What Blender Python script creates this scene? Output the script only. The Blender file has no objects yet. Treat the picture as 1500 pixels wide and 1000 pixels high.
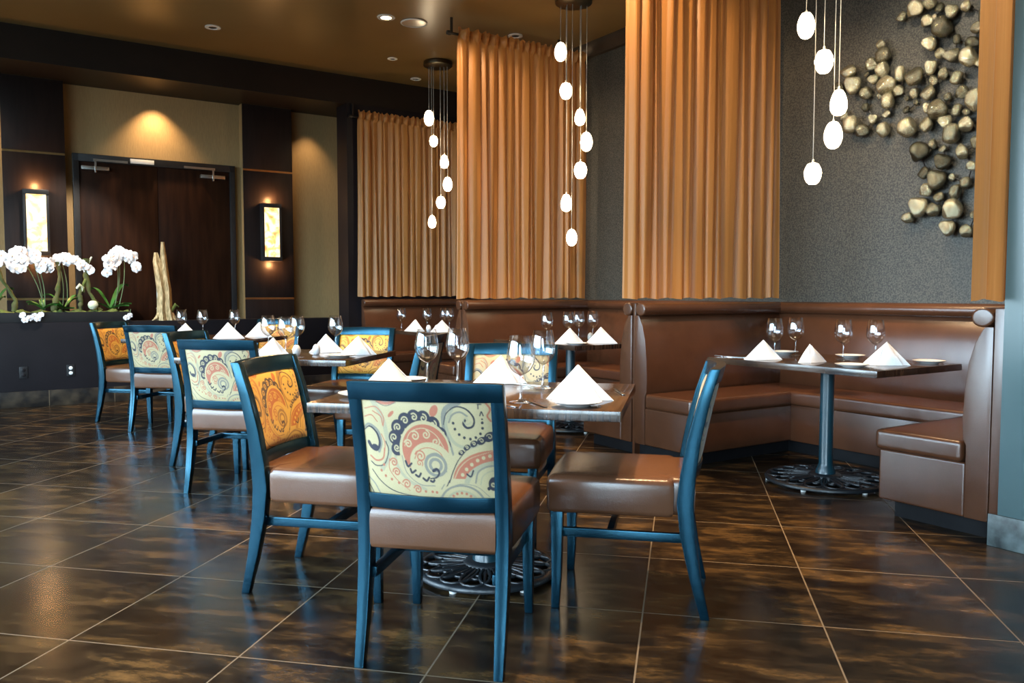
import bpy, bmesh, math, random
import numpy as np
from mathutils import Vector, Matrix
PI = math.pi
SC = bpy.context.scene
COL = SC.collection
rnd = random.Random(7)
S2 = 2 ** -.5
A45 = PI / 4

def RM(u, v, z=0.0):
    """room axes (u across the booths, v towards the double door) to world axes (floor tile axes)"""
    return Vector(((u - v) * S2, (u + v) * S2, z))

# ------------------------------------------------------------------ materials
def new_mat(name):
    m = bpy.data.materials.new(name)
    m.use_nodes = True
    nt = m.node_tree
    return m, nt, nt.nodes, nt.links, nt.nodes['Principled BSDF']

def pm(name, col, rough=.5, metal=0, spec=.5, coat=0, coat_rough=.1, sheen=0, noise=None, bump=None, emit=None, estr=0):
    """principled with optional noise colour variation noise=(scale, colour2, stretch) and bump=(scale, strength)"""
    m, nt, N, L, b = new_mat(name)
    b.inputs['Base Color'].default_value = (*col, 1)
    b.inputs['Roughness'].default_value = rough
    b.inputs['Metallic'].default_value = metal
    b.inputs['Specular IOR Level'].default_value = spec
    b.inputs['Coat Weight'].default_value = coat
    b.inputs['Coat Roughness'].default_value = coat_rough
    b.inputs['Sheen Weight'].default_value = sheen
    tc = N.new('ShaderNodeTexCoord')
    if noise:
        mp = N.new('ShaderNodeMapping'); mp.inputs['Scale'].default_value = noise[2] if len(noise) > 2 else (1, 1, 1)
        L.new(tc.outputs['Object'], mp.inputs['Vector'])
        nz = N.new('ShaderNodeTexNoise'); nz.inputs['Scale'].default_value = noise[0]; nz.inputs['Detail'].default_value = 6
        L.new(mp.outputs[0], nz.inputs['Vector'])
        cr = N.new('ShaderNodeValToRGB')
        cr.color_ramp.elements[0].position = .35; cr.color_ramp.elements[1].position = .68
        cr.color_ramp.elements[0].color = (*col, 1); cr.color_ramp.elements[1].color = (*noise[1], 1)
        L.new(nz.outputs['Fac'], cr.inputs[0]); L.new(cr.outputs[0], b.inputs['Base Color'])
    if bump:
        nb = N.new('ShaderNodeTexNoise'); nb.inputs['Scale'].default_value = bump[0]; nb.inputs['Detail'].default_value = 3
        L.new(tc.outputs['Object'], nb.inputs['Vector'])
        bp = N.new('ShaderNodeBump'); bp.inputs['Strength'].default_value = bump[1]; bp.inputs['Distance'].default_value = .004
        L.new(nb.outputs['Fac'], bp.inputs['Height']); L.new(bp.outputs[0], b.inputs['Normal'])
    if emit:
        b.inputs['Emission Color'].default_value = (*emit, 1); b.inputs['Emission Strength'].default_value = estr
    return m

M = {}
M['frame'] = pm('teal_black_lacquer', (.0014, .0075, .0125), .25, spec=.75, noise=(18, (.002, .010, .0165), (1, 1, .2)))
M['frame'].node_tree.nodes['Principled BSDF'].inputs['Specular Tint'].default_value = (.22, .70, 1, 1)
M['leather'] = pm('brown_leather', (.066, .0245, .011), .27, spec=.75, noise=(6, (.082, .031, .0145)), bump=(260, .12))
M['seat'] = pm('brown_seat_leather', (.088, .037, .018), .25, spec=.65, noise=(7, (.105, .045, .023)), bump=(240, .10))
M['toe'] = pm('dark_toe_kick', (.006, .006, .007), .55, spec=.15, noise=(9, (.009, .009, .010)))
M['iron'] = pm('black_cast_iron', (.010, .013, .016), .38, spec=.6, bump=(120, .3))
M['pole'] = pm('black_powder_coated_pole', (.005, .036, .052), .28, spec=.6, noise=(10, (.014, .036, .046)))
M['glide'] = pm('white_nylon', (.8, .8, .78), .4, noise=(30, (.7, .7, .68)))
M['linen'] = pm('white_linen', (.86, .85, .84), .85, sheen=.2, noise=(60, (.80, .79, .78)), bump=(400, .15))
M['china'] = pm('white_china', (.86, .86, .85), .15, spec=.6, noise=(5, (.84, .84, .83)))
M['grey_china'] = pm('grey_glazed_china', (.30, .33, .33), .2, spec=.6, noise=(8, (.26, .29, .29)))
M['steel'] = pm('polished_steel', (.75, .74, .70), .14, metal=1, noise=(30, (.68, .67, .63)))
M['alu'] = pm('satin_aluminium', (.62, .62, .60), .3, metal=1, noise=(30, (.55, .55, .53)))
M['brass'] = pm('brass_reveal', (.55, .36, .16), .3, metal=1, noise=(30, (.48, .3, .13)))
M['bronze'] = pm('canopy_bronze', (.10, .09, .06), .35, metal=1, noise=(12, (.13, .11, .08)))
M['cord'] = pm('silver_cord', (.42, .42, .38), .4, metal=.6, noise=(40, (.5, .5, .45)))
M['black'] = pm('black_metal', (.010, .010, .011), .4, noise=(20, (.015, .015, .016)))
M['white_plastic'] = pm('white_plastic', (.75, .74, .70), .45, noise=(20, (.7, .69, .65)))
M['panel'] = pm('dark_wood_panel', (.010, .0060, .0052), .42, spec=.2, noise=(5, (.015, .0092, .008), (6, 6, .6)))
M['door'] = pm('dark_walnut_door', (.014, .0050, .0024), .40, spec=.15, noise=(4, (.026, .0095, .0042), (5, 5, .5)))
M['tan'] = pm('tan_wallcovering', (.33, .215, .090), .7, noise=(45, (.27, .175, .072), (5, 5, .4)))
M['soffit'] = pm('dark_soffit_paint', (.012, .008, .006), .45, spec=.3, noise=(3, (.016, .011, .008)))
M['ceiling'] = pm('brown_ceiling_paint', (.20, .128, .045), .28, spec=.6, noise=(1.2, (.24, .155, .056)))
M['lowwall'] = pm('charcoal_paint', (.0085, .007, .0085), .5, spec=.2, noise=(4, (.011, .009, .011)))
M['bluewall'] = pm('blue_grey_paint', (.048, .085, .088), .24, spec=.5, noise=(2, (.052, .093, .096)))
M['trough'] = pm('black_trough', (.008, .008, .009), .45, noise=(8, (.012, .012, .013)))
M['stone'] = pm('dark_marble_baseboard', (.030, .036, .036), .25, noise=(11, (.12, .15, .15)))
M['leaf'] = pm('orchid_leaf', (.030, .12, .022), .35, noise=(9, (.05, .17, .03)))
M['moss'] = pm('moss', (.060, .095, .015), .9, noise=(30, (.14, .16, .03)), bump=(80, 1))
M['mossy'] = pm('mossy_bark', (.10, .085, .03), .85, noise=(22, (.055, .085, .010)), bump=(60, 1))
M['drift'] = pm('driftwood', (.62, .46, .25), .8, noise=(10, (.20, .15, .06), (9, 9, 1.5)), bump=(50, 1))
M['petal'] = pm('orchid_petal', (.88, .87, .88), .6, sheen=.3, noise=(20, (.84, .82, .84)))
M['lip'] = pm('orchid_lip', (.80, .60, .50), .6, noise=(30, (.8, .5, .3)))
M['stem'] = pm('orchid_stem', (.10, .17, .08), .5, noise=(25, (.14, .2, .1)))
M['shell'] = pm('pale_shell', (.75, .74, .60), .5, noise=(12, (.6, .62, .35)))
M['socket'] = pm('white_socket', (.82, .82, .80), .4, noise=(20, (.78, .78, .76)))
M['rod'] = pm('black_curtain_rod', (.010, .009, .008), .35, noise=(20, (.015, .013, .012)))
M['crown'] = pm('dark_crown_moulding', (.030, .020, .012), .4, noise=(6, (.04, .027, .016)))
M['outside'] = pm('plaster', (.35, .34, .32), .8, noise=(3, (.32, .31, .29)))

def wood_top():
    m, nt, N, L, b = new_mat('dark_zebrano_tabletop')
    tc = N.new('ShaderNodeTexCoord'); mp = N.new('ShaderNodeMapping'); mp.inputs['Scale'].default_value = (55, 2.2, 2.2)
    L.new(tc.outputs['Object'], mp.inputs['Vector'])
    nz = N.new('ShaderNodeTexNoise'); nz.inputs['Scale'].default_value = 1.6; nz.inputs['Detail'].default_value = 8
    L.new(mp.outputs[0], nz.inputs['Vector'])
    cr = N.new('ShaderNodeValToRGB'); cr.color_ramp.elements[0].position = .38; cr.color_ramp.elements[1].position = .7
    cr.color_ramp.elements[0].color = (.014, .008, .006, 1); cr.color_ramp.elements[1].color = (.075, .038, .020, 1)
    L.new(nz.outputs['Fac'], cr.inputs[0]); L.new(cr.outputs[0], b.inputs['Base Color'])
    b.inputs['Roughness'].default_value = .22; b.inputs['Specular IOR Level'].default_value = .6
    b.inputs['Coat Weight'].default_value = .3; b.inputs['Coat Roughness'].default_value = .08
    return m
M['wood'] = wood_top()

def floor_mat():
    m, nt, N, L, b = new_mat('brown_slate_floor_tile')
    tc = N.new('ShaderNodeTexCoord'); sx = N.new('ShaderNodeSeparateXYZ'); L.new(tc.outputs['Object'], sx.inputs[0])
    def math_(op, a, bb=None):
        n = N.new('ShaderNodeMath'); n.operation = op
        for i, q in enumerate((a, bb)):
            if q is None: continue
            if isinstance(q, (int, float)): n.inputs[i].default_value = q
            else: L.new(q, n.inputs[i])
        return n.outputs[0]
    tx = math_('DIVIDE', math_('ADD', sx.outputs[0], .13), .630)
    ty = math_('DIVIDE', math_('SUBTRACT', sx.outputs[1], 2.985), .638)
    fx, fy = math_('FLOOR', tx), math_('FLOOR', ty)
    def line(t, w):
        d = math_('ABSOLUTE', math_('SUBTRACT', t, math_('ROUND', t)))
        return math_('LESS_THAN', d, w)
    grout = math_('MAXIMUM', line(tx, .0045), line(ty, .0045))
    cv = N.new('ShaderNodeCombineXYZ'); L.new(fx, cv.inputs[0]); L.new(fy, cv.inputs[1])
    wn = N.new('ShaderNodeTexWhiteNoise'); wn.noise_dimensions = '3D'; L.new(cv.outputs[0], wn.inputs['Vector'])
    # streaks: each tile shifts the noise so that neighbours do not continue each other
    off = N.new('ShaderNodeVectorMath'); off.operation = 'SCALE'; off.inputs['Scale'].default_value = 23.0
    L.new(wn.outputs['Color'], off.inputs[0])
    ad = N.new('ShaderNodeVectorMath'); ad.operation = 'ADD'
    L.new(tc.outputs['Object'], ad.inputs[0]); L.new(off.outputs[0], ad.inputs[1])
    mp = N.new('ShaderNodeMapping'); mp.inputs['Scale'].default_value = (1.6, 4.2, 1); L.new(ad.outputs[0], mp.inputs['Vector'])
    nz = N.new('ShaderNodeTexNoise'); nz.inputs['Scale'].default_value = 2.2; nz.inputs['Detail'].default_value = 12
    nz.inputs['Roughness'].default_value = .72; nz.inputs['Distortion'].default_value = .15
    L.new(mp.outputs[0], nz.inputs['Vector'])
    cr = N.new('ShaderNodeValToRGB'); e = cr.color_ramp.elements
    e[0].position = .40; e[0].color = (.006, .0038, .0025, 1)
    e[1].position = .69; e[1].color = (.105, .058, .020, 1)
    k = e.new(.51); k.color = (.018, .0115, .006, 1)
    L.new(nz.outputs['Fac'], cr.inputs[0])
    hv = N.new('ShaderNodeHueSaturation'); L.new(cr.outputs[0], hv.inputs['Color'])
    L.new(math_('ADD', math_('MULTIPLY', wn.outputs['Value'], .5), .75), hv.inputs['Value'])
    mx = N.new('ShaderNodeMix'); mx.data_type = 'RGBA'
    L.new(grout, mx.inputs['Factor']); L.new(hv.outputs[0], mx.inputs['A']); mx.inputs['B'].default_value = (.14, .105, .068, 1)
    L.new(mx.outputs['Result'], b.inputs['Base Color'])
    rr = N.new('ShaderNodeMapRange'); L.new(nz.outputs['Fac'], rr.inputs['Value'])
    rr.inputs['From Min'].default_value = .3; rr.inputs['From Max'].default_value = .7
    rr.inputs['To Min'].default_value = .18; rr.inputs['To Max'].default_value = .27
    L.new(math_('MAXIMUM', rr.outputs[0], math_('MULTIPLY', grout, .6)), b.inputs['Roughness'])
    bp = N.new('ShaderNodeBump'); bp.inputs['Strength'].default_value = .12; bp.inputs['Distance'].default_value = .004
    L.new(math_('SUBTRACT', 1.0, grout), bp.inputs['Height']); L.new(bp.outputs[0], b.inputs['Normal'])
    b.inputs['Specular IOR Level'].default_value = .19
    return m
M['floor'] = floor_mat()

def base_tile_mat():
    m, nt, N, L, b = new_mat('brown_slate_base_tile')
    tc = N.new('ShaderNodeTexCoord'); sx = N.new('ShaderNodeSeparateXYZ'); L.new(tc.outputs['Object'], sx.inputs[0])
    d = N.new('ShaderNodeMath'); d.operation = 'DIVIDE'; L.new(sx.outputs[0], d.inputs[0]); d.inputs[1].default_value = .62
    f = N.new('ShaderNodeMath'); f.operation = 'FRACT'; L.new(d.outputs[0], f.inputs[0])
    lt = N.new('ShaderNodeMath'); lt.operation = 'LESS_THAN'; L.new(f.outputs[0], lt.inputs[0]); lt.inputs[1].default_value = .012
    nz = N.new('ShaderNodeTexNoise'); nz.inputs['Scale'].default_value = 7; nz.inputs['Detail'].default_value = 8; L.new(tc.outputs['Object'], nz.inputs['Vector'])
    cr = N.new('ShaderNodeValToRGB'); cr.color_ramp.elements[0].color = (.012, .010, .009, 1); cr.color_ramp.elements[1].color = (.075, .055, .035, 1)
    cr.color_ramp.elements[0].position = .4; cr.color_ramp.elements[1].position = .75
    L.new(nz.outputs['Fac'], cr.inputs[0])
    mx = N.new('ShaderNodeMix'); mx.data_type = 'RGBA'; L.new(lt.outputs[0], mx.inputs['Factor']); L.new(cr.outputs[0], mx.inputs['A'])
    mx.inputs['B'].default_value = (.11, .08, .05, 1); L.new(mx.outputs['Result'], b.inputs['Base Color'])
    b.inputs['Roughness'].default_value = .3
    return m
M['basetile'] = base_tile_mat()

def speckle_mat():
    m, nt, N, L, b = new_mat('glitter_flecked_charcoal_wallpaper')
    tc = N.new('ShaderNodeTexCoord')
    n1 = N.new('ShaderNodeTexNoise'); n1.inputs['Scale'].default_value = 95; n1.inputs['Detail'].default_value = 5; L.new(tc.outputs['Object'], n1.inputs['Vector'])
    c1 = N.new('ShaderNodeValToRGB'); e = c1.color_ramp.elements
    e[0].position = .38; e[0].color = (.015, .014, .011, 1); e[1].position = .64; e[1].color = (.074, .067, .050, 1)
    L.new(n1.outputs['Fac'], c1.inputs[0])
    vo = N.new('ShaderNodeTexVoronoi'); vo.inputs['Scale'].default_value = 48; L.new(tc.outputs['Object'], vo.inputs['Vector'])
    lt = N.new('ShaderNodeMath'); lt.operation = 'LESS_THAN'; L.new(vo.outputs['Distance'], lt.inputs[0]); lt.inputs[1].default_value = .26
    sp = N.new('ShaderNodeSeparateColor'); L.new(vo.outputs['Color'], sp.inputs[0])
    gt = N.new('ShaderNodeMath'); gt.operation = 'GREATER_THAN'; L.new(sp.outputs[0], gt.inputs[0]); gt.inputs[1].default_value = .66
    mu = N.new('ShaderNodeMath'); mu.operation = 'MULTIPLY'; L.new(lt.outputs[0], mu.inputs[0]); L.new(gt.outputs[0], mu.inputs[1])
    mx = N.new('ShaderNodeMix'); mx.data_type = 'RGBA'; L.new(mu.outputs[0], mx.inputs['Factor']); L.new(c1.outputs[0], mx.inputs['A'])
    mx.inputs['B'].default_value = (.42, .39, .30, 1); L.new(mx.outputs['Result'], b.inputs['Base Color'])
    b.inputs['Roughness'].default_value = .5
    return m
M['speckle'] = speckle_mat()

def curtain_mat():
    m, nt, N, L, b = new_mat('copper_satin_curtain')
    tc = N.new('ShaderNodeTexCoord'); mp = N.new('ShaderNodeMapping'); mp.inputs['Scale'].default_value = (90, 90, 1.5)
    L.new(tc.outputs['Object'], mp.inputs['Vector'])
    nz = N.new('ShaderNodeTexNoise'); nz.inputs['Scale'].default_value = 2; nz.inputs['Detail'].default_value = 3; L.new(mp.outputs[0], nz.inputs['Vector'])
    cr = N.new('ShaderNodeValToRGB'); cr.color_ramp.elements[0].color = (.52, .225, .058, 1); cr.color_ramp.elements[1].color = (.64, .30, .088, 1)
    L.new(nz.outputs['Fac'], cr.inputs[0]); L.new(cr.outputs[0], b.inputs['Base Color'])
    b.inputs['Roughness'].default_value = .42; b.inputs['Specular IOR Level'].default_value = .5
    b.inputs['Sheen Weight'].default_value = .25; b.inputs['Sheen Roughness'].default_value = .4
    tr = N.new('ShaderNodeBsdfTranslucent'); L.new(cr.outputs[0], tr.inputs['Color'])
    mx = N.new('ShaderNodeMixShader'); mx.inputs[0].default_value = .40
    L.new(b.outputs[0], mx.inputs[1]); L.new(tr.outputs[0], mx.inputs[2])
    L.new(mx.outputs[0], N['Material Output'].inputs['Surface'])
    return m
M['curtain'] = curtain_mat()

def glass_mat(name, tint, fres=1.45, base=.0):
    m, nt, N, L, b = new_mat(name); N.remove(b)
    tr = N.new('ShaderNodeBsdfTransparent'); tr.inputs['Color'].default_value = (*tint, 1)
    gl = N.new('ShaderNodeBsdfGlossy'); gl.inputs['Roughness'].default_value = .04
    nz = N.new('ShaderNodeTexNoise'); nz.inputs['Scale'].default_value = 3
    tc = N.new('ShaderNodeTexCoord'); L.new(tc.outputs['Object'], nz.inputs['Vector'])
    bp = N.new('ShaderNodeBump'); bp.inputs['Strength'].default_value = .02; L.new(nz.outputs['Fac'], bp.inputs['Height']); L.new(bp.outputs[0], gl.inputs['Normal'])
    lw = N.new('ShaderNodeLayerWeight'); lw.inputs['Blend'].default_value = .5
    pw = N.new('ShaderNodeMath'); pw.operation = 'POWER'; L.new(lw.outputs['Facing'], pw.inputs[0]); pw.inputs[1].default_value = fres
    ad = N.new('ShaderNodeMath'); ad.operation = 'MULTIPLY_ADD'; ad.use_clamp = True; L.new(pw.outputs[0], ad.inputs[0]); ad.inputs[1].default_value = .75; ad.inputs[2].default_value = base
    mx = N.new('ShaderNodeMixShader'); L.new(ad.outputs[0], mx.inputs[0]); L.new(tr.outputs[0], mx.inputs[1]); L.new(gl.outputs[0], mx.inputs[2])
    L.new(mx.outputs[0], N['Material Output'].inputs['Surface'])
    return m
M['glass'] = glass_mat('clear_crystal', (.97, .98, .99), 2.0, .19)
M['pane'] = glass_mat('window_glass', (.97, .98, .98), 4, .03)

def fabric_mat(name, sheen):
    m, nt, N, L, b = new_mat(name)
    at = N.new('ShaderNodeAttribute'); at.attribute_name = 'Weave'
    tc = N.new('ShaderNodeTexCoord'); nz = N.new('ShaderNodeTexNoise'); nz.inputs['Scale'].default_value = 350; L.new(tc.outputs['Object'], nz.inputs['Vector'])
    hv = N.new('ShaderNodeHueSaturation'); L.new(at.outputs['Color'], hv.inputs['Color'])
    mr = N.new('ShaderNodeMapRange'); L.new(nz.outputs['Fac'], mr.inputs['Value']); mr.inputs['To Min'].default_value = .85; mr.inputs['To Max'].default_value = 1.15
    L.new(mr.outputs[0], hv.inputs['Value']); L.new(hv.outputs[0], b.inputs['Base Color'])
    bp = N.new('ShaderNodeBump'); bp.inputs['Strength'].default_value = .2; bp.inputs['Distance'].default_value = .002
    L.new(nz.outputs['Fac'], bp.inputs['Height']); L.new(bp.outputs[0], b.inputs['Normal'])
    b.inputs['Roughness'].default_value = .55; b.inputs['Sheen Weight'].default_value = sheen
    return m
M['weave'] = fabric_mat('paisley_weave', .2)

def onyx_mat():
    m, nt, N, L, b = new_mat('backlit_onyx')
    tc = N.new('ShaderNodeTexCoord')
    nz = N.new('ShaderNodeTexNoise'); nz.inputs['Scale'].default_value = 7; nz.inputs['Detail'].default_value = 7; nz.inputs['Distortion'].default_value = 1.2
    L.new(tc.outputs['Object'], nz.inputs['Vector'])
    cr = N.new('ShaderNodeValToRGB'); e = cr.color_ramp.elements
    e[0].position = .46; e[0].color = (1, .84, .50, 1); e[1].position = .64; e[1].color = (.60, .20, .02, 1)
    k = e.new(.54); k.color = (.95, .52, .12, 1)
    L.new(nz.outputs['Fac'], cr.inputs[0]); L.new(cr.outputs[0], b.inputs['Emission Color'])
    b.inputs['Emission Strength'].default_value = 1.25; b.inputs['Base Color'].default_value = (.5, .4, .25, 1)
    return m
M['onyx'] = onyx_mat()
M['shade'] = pm('glowing_blown_glass', (.9, .85, .75), .3, noise=(12, (.85, .8, .7)), emit=(1, .78, .50), estr=11)
M['lamp'] = pm('lit_lamp', (.9, .85, .75), .4, noise=(12, (.9, .85, .75)), emit=(1, .75, .42), estr=30)

def pebble_mat():
    m, nt, N, L, b = new_mat('burnished_nugget')
    tc = N.new('ShaderNodeTexCoord'); oi = N.new('ShaderNodeObjectInfo')
    nz = N.new('ShaderNodeTexNoise'); nz.inputs['Scale'].default_value = 22; nz.inputs['Detail'].default_value = 5; L.new(tc.outputs['Object'], nz.inputs['Vector'])
    cr = N.new('ShaderNodeValToRGB'); e = cr.color_ramp.elements
    e[0].position = .38; e[0].color = (.17, .135, .055, 1); e[1].position = .62; e[1].color = (.86, .80, .58, 1)
    L.new(nz.outputs['Fac'], cr.inputs[0])
    hv = N.new('ShaderNodeHueSaturation'); L.new(cr.outputs[0], hv.inputs['Color'])
    mr = N.new('ShaderNodeMapRange'); L.new(oi.outputs['Random'], mr.inputs['Value']); mr.inputs['To Min'].default_value = .22; mr.inputs['To Max'].default_value = 1.25
    L.new(mr.outputs[0], hv.inputs['Value']); L.new(hv.outputs[0], b.inputs['Base Color'])
    b.inputs['Metallic'].default_value = .85; b.inputs['Roughness'].default_value = .22
    bp = N.new('ShaderNodeBump'); bp.inputs['Strength'].default_value = .45; bp.inputs['Distance'].default_value = .015
    L.new(nz.outputs['Fac'], bp.inputs['Height']); L.new(bp.outputs[0], b.inputs['Normal'])
    return m
M['pebble'] = pebble_mat()

# ------------------------------------------------------------------ mesh helpers
class MB:
    def __init__(s): s.v = []; s.f = []
    def add(s, vs, fs):
        o = len(s.v); s.v += [tuple(p) for p in vs]; s.f += [tuple(i + o for i in f) for f in fs]; return s
    def box(s, x0, x1, y0, y1, z0, z1):
        vs = [(x0, y0, z0), (x1, y0, z0), (x1, y1, z0), (x0, y1, z0), (x0, y0, z1), (x1, y0, z1), (x1, y1, z1), (x0, y1, z1)]
        return s.add(vs, [(3, 2, 1, 0), (4, 5, 6, 7), (0, 1, 5, 4), (1, 2, 6, 5), (2, 3, 7, 6), (3, 0, 4, 7)])
    def loft(s, rings, cap=True, closed=True):
        n = len(rings[0]); vs = [p for r in rings for p in r]; fs = []
        for k in range(len(rings) - 1):
            for i in range(n if closed else n - 1):
                j = (i + 1) % n
                fs.append((k * n + i, k * n + j, (k + 1) * n + j, (k + 1) * n + i))
        if cap:
            fs.append(tuple(range(n - 1, -1, -1))); fs.append(tuple((len(rings) - 1) * n + i for i in range(n)))
        return s.add(vs, fs)
    def bar(s, secs):
        """secs: (cx, cy, cz, wx, wy) square sections stacked upwards"""
        return s.loft([[(x - a / 2, y - b / 2, z), (x + a / 2, y - b / 2, z), (x + a / 2, y + b / 2, z), (x - a / 2, y + b / 2, z)] for x, y, z, a, b in secs])
    def lathe(s, prof, n=24, c=(0, 0, 0), cap=False):
        return s.loft([[(c[0] + r * math.cos(2 * PI * i / n), c[1] + r * math.sin(2 * PI * i / n), c[2] + z) for i in range(n)] for r, z in prof], cap=cap)
    def tube(s, path, rad, n=8, closed=False, flat=1.0):
        P = [Vector(p) for p in path]; m = len(P)
        rr = rad if isinstance(rad, (list, tuple)) else [rad] * m
        rings = []; up = None
        for i in range(m):
            if closed: t = P[(i + 1) % m] - P[i - 1]
            else: t = P[min(i + 1, m - 1)] - P[max(i - 1, 0)]
            t.normalize()
            if up is None: up = Vector((0, 0, 1)) if abs(t.z) < .9 else Vector((1, 0, 0))
            a = t.cross(up)
            if a.length < 1e-4: a = t.cross(Vector((0, 1, 0)))
            a.normalize(); b = a.cross(t); b.normalize(); up = b
            rings.append([tuple(P[i] + (a * math.cos(2 * PI * k / n) + b * math.sin(2 * PI * k / n) * flat) * rr[i]) for k in range(n)])
        if closed: rings.append(rings[0])
        return s.loft(rings, cap=not closed)
    def prism(s, poly, axis, a, b):
        """poly of 2D points extruded from a to b along axis: 'x' -> (y,z), 'y' -> (x,z), 'z' -> (x,y)"""
        def P(p, t): return (t, p[0], p[1]) if axis == 'x' else ((p[0], t, p[1]) if axis == 'y' else (p[0], p[1], t))
        return s.loft([[P(p, a) for p in poly], [P(p, b) for p in poly]])
    def build(s, name, mat, parent=None, bevel=0, seg=2, smooth=True, angle=40):
        me = bpy.data.meshes.new(name)
        bm = bmesh.new()
        vv = [bm.verts.new(p) for p in s.v]
        for f in s.f:
            try: bm.faces.new([vv[i] for i in f])
            except ValueError: pass
        bmesh.ops.remove_doubles(bm, verts=bm.verts, dist=1e-6)
        bmesh.ops.recalc_face_normals(bm, faces=bm.faces)
        if bevel:
            ed = [e for e in bm.edges if len(e.link_faces) == 2 and e.calc_face_angle(0) > math.radians(40)]
            bmesh.ops.bevel(bm, geom=ed, offset=bevel, segments=seg, profile=.6, affect='EDGES', clamp_overlap=True)
        bm.to_mesh(me); bm.free()
        if smooth:
            me.polygons.foreach_set('use_smooth', [True] * len(me.polygons))
            me.set_sharp_from_angle(angle=math.radians(angle))
        me.materials.append(mat)
        o = bpy.data.objects.new(name, me); COL.objects.link(o)
        if parent: o.parent = parent
        return o

def tag(o, label, cat, group=None, kind=None):
    o['label'] = label; o['category'] = cat
    if group: o['group'] = group
    if kind: o['kind'] = kind
    return o
def thing(name, loc, rz, label, cat, group=None):
    o = bpy.data.objects.new(name, None); COL.objects.link(o)
    o.empty_display_size = .05; o.location = loc; o.rotation_euler = (0, 0, rz)
    return tag(o, label, cat, group)
def struct(name, mb, mat, rot=A45, label=None, bevel=0, parent=None, **k):
    o = mb.build(name, mat, parent, bevel=bevel, **k)
    if parent is None:
        o.rotation_euler = (0, 0, rot); o['kind'] = 'structure'
        if label: o['label'] = label
    return o
def dup(root, loc, rz, label):
    r = root.copy(); COL.objects.link(r); r.location = loc; r.rotation_euler = (0, 0, rz); r['label'] = label
    for ch in list(root.children):
        c = ch.copy(); COL.objects.link(c); c.parent = r
        for g in list(ch.children):
            d = g.copy(); COL.objects.link(d); d.parent = c
    return r
def light(name, kind, loc, energy, color, **k):
    d = bpy.data.lights.new(name, kind); d.energy = energy; d.color = color
    o = bpy.data.objects.new(name, d); COL.objects.link(o); o.location = loc
    for a, b in k.items():
        if a == 'target': o.rotation_euler = (Vector(b) - Vector(loc)).to_track_quat('-Z', 'Y').to_euler()
        else: setattr(d, a, b)
    return o

# ------------------------------------------------------------------ the setting
ZC = 3.80          # ceiling
UW = 5.55          # flecked wall behind the booths
UL = -2.9          # window wall
UR = 3.93          # blue grey wall
VB = 10.30         # double door wall
VF = -5.2          # wall behind the camera
pts = [tuple(RM(UL - .1, VF - .1)), tuple(RM(UW + .1, VF - .1)), tuple(RM(UW + .1, VB + .15)), tuple(RM(UL - .1, VB + .15))]
mb = MB(); mb.loft([[(p[0], p[1], -.12) for p in pts], [(p[0], p[1], 0) for p in pts]])
struct('floor', mb, M['floor'], rot=0, label='glossy dark brown square floor tiles laid diagonally')
struct('ceiling', MB().box(UL - .1, UW + .1, VF - .1, VB + .15, ZC, ZC + .1), M['ceiling'], label='bronze brown ceiling')
struct('wall_right', MB().box(UW, UW + .1, 1.9, VB + .15, 0, ZC), M['speckle'], label='charcoal glitter flecked wall behind the booths')
struct('wall_back', MB().box(UL - .1, UW, VB, VB + .15, 0, ZC), M['tan'], label='tan wall around the double door')
struct('wall_pier', MB().box(UR, UW, VF, 1.895, 0, ZC), M['bluewall'], label='blue grey wall beside the booth')
struct('wall_front', MB().box(UL - .1, UR, VF - .1, VF, 0, ZC), M['bluewall'])
struct('baseboard_right', MB().box(UR - .018, UR, VF, 1.93, 0, .15), M['stone'], bevel=.003, label='dark veined stone baseboard')
# window wall with tall openings
wins = [(-5.0, -3.35), (-3.25, -1.6), (.25, 1.7), (1.8, 3.2), (3.5, 4.9), (5.0, 6.4), (7.2, 8.5)]
mb = MB(); prev = VF
for a, b in wins:
    mb.box(UL - .15, UL, prev, a, 0, ZC); mb.box(UL - .15, UL, a, b, 0, .25); mb.box(UL - .15, UL, a, b, 3.45, ZC); prev = b
mb.box(UL - .15, UL, prev, VB, 0, ZC)
struct('wall_left', mb, M['outside'])
for k, (a, b) in enumerate(wins):
    f = MB()
    for y in (a, (a + b) / 2 - .03, b - .06): f.box(UL - .10, UL - .04, y, y + .06, .25, 3.45)
    for z in (.25, 2.45, 3.39): f.box(UL - .10, UL - .04, a, b, z, z + .06)
    w = struct('window_%d' % (k + 1), f, M['black'], label='black framed window letting in daylight')
    struct('pane', MB().box(UL - .075, UL - .069, a + .01, b - .01, .26, 3.44), M['pane'], parent=w)
# dropped soffit over the door alcove
struct('trim_1', MB().box(UL, UW, 9.50, VB, 3.46, ZC), M['soffit'], label='dark dropped soffit over the door alcove')
struct('trim_2', MB().prism([(UW, 3.66), (UW - .03, 3.67), (UW - .035, 3.70), (UW - .06, 3.73), (UW - .08, 3.78), (UW - .08, ZC), (UW, ZC)], 'y', 1.95, 9.5), M['crown'], label='dark crown moulding on the flecked wall')
# piers with wood panels beside the door
for n, (a, b) in (('wall_panel_1', (.29, .87)), ('wall_panel_2', (2.77, 3.37))):
    r = struct(n, MB().box(a, b, 10.165, VB, 0, 3.46), M['tan'])
    r['label'] = 'dark panelled pier beside the double door'
    for z0, z1 in ((.02, 1.10), (1.125, 2.66), (2.685, 3.455)):
        MB().box(a - .002, b + .002, 10.145, 10.168, z0, z1).build('wood_panel', M['panel'], r, bevel=.003)
    for z in (1.112, 2.672):
        MB().box(a, b, 10.155, 10.17, z - .011, z + .011).build('brass_strip', M['brass'], r)
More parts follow.
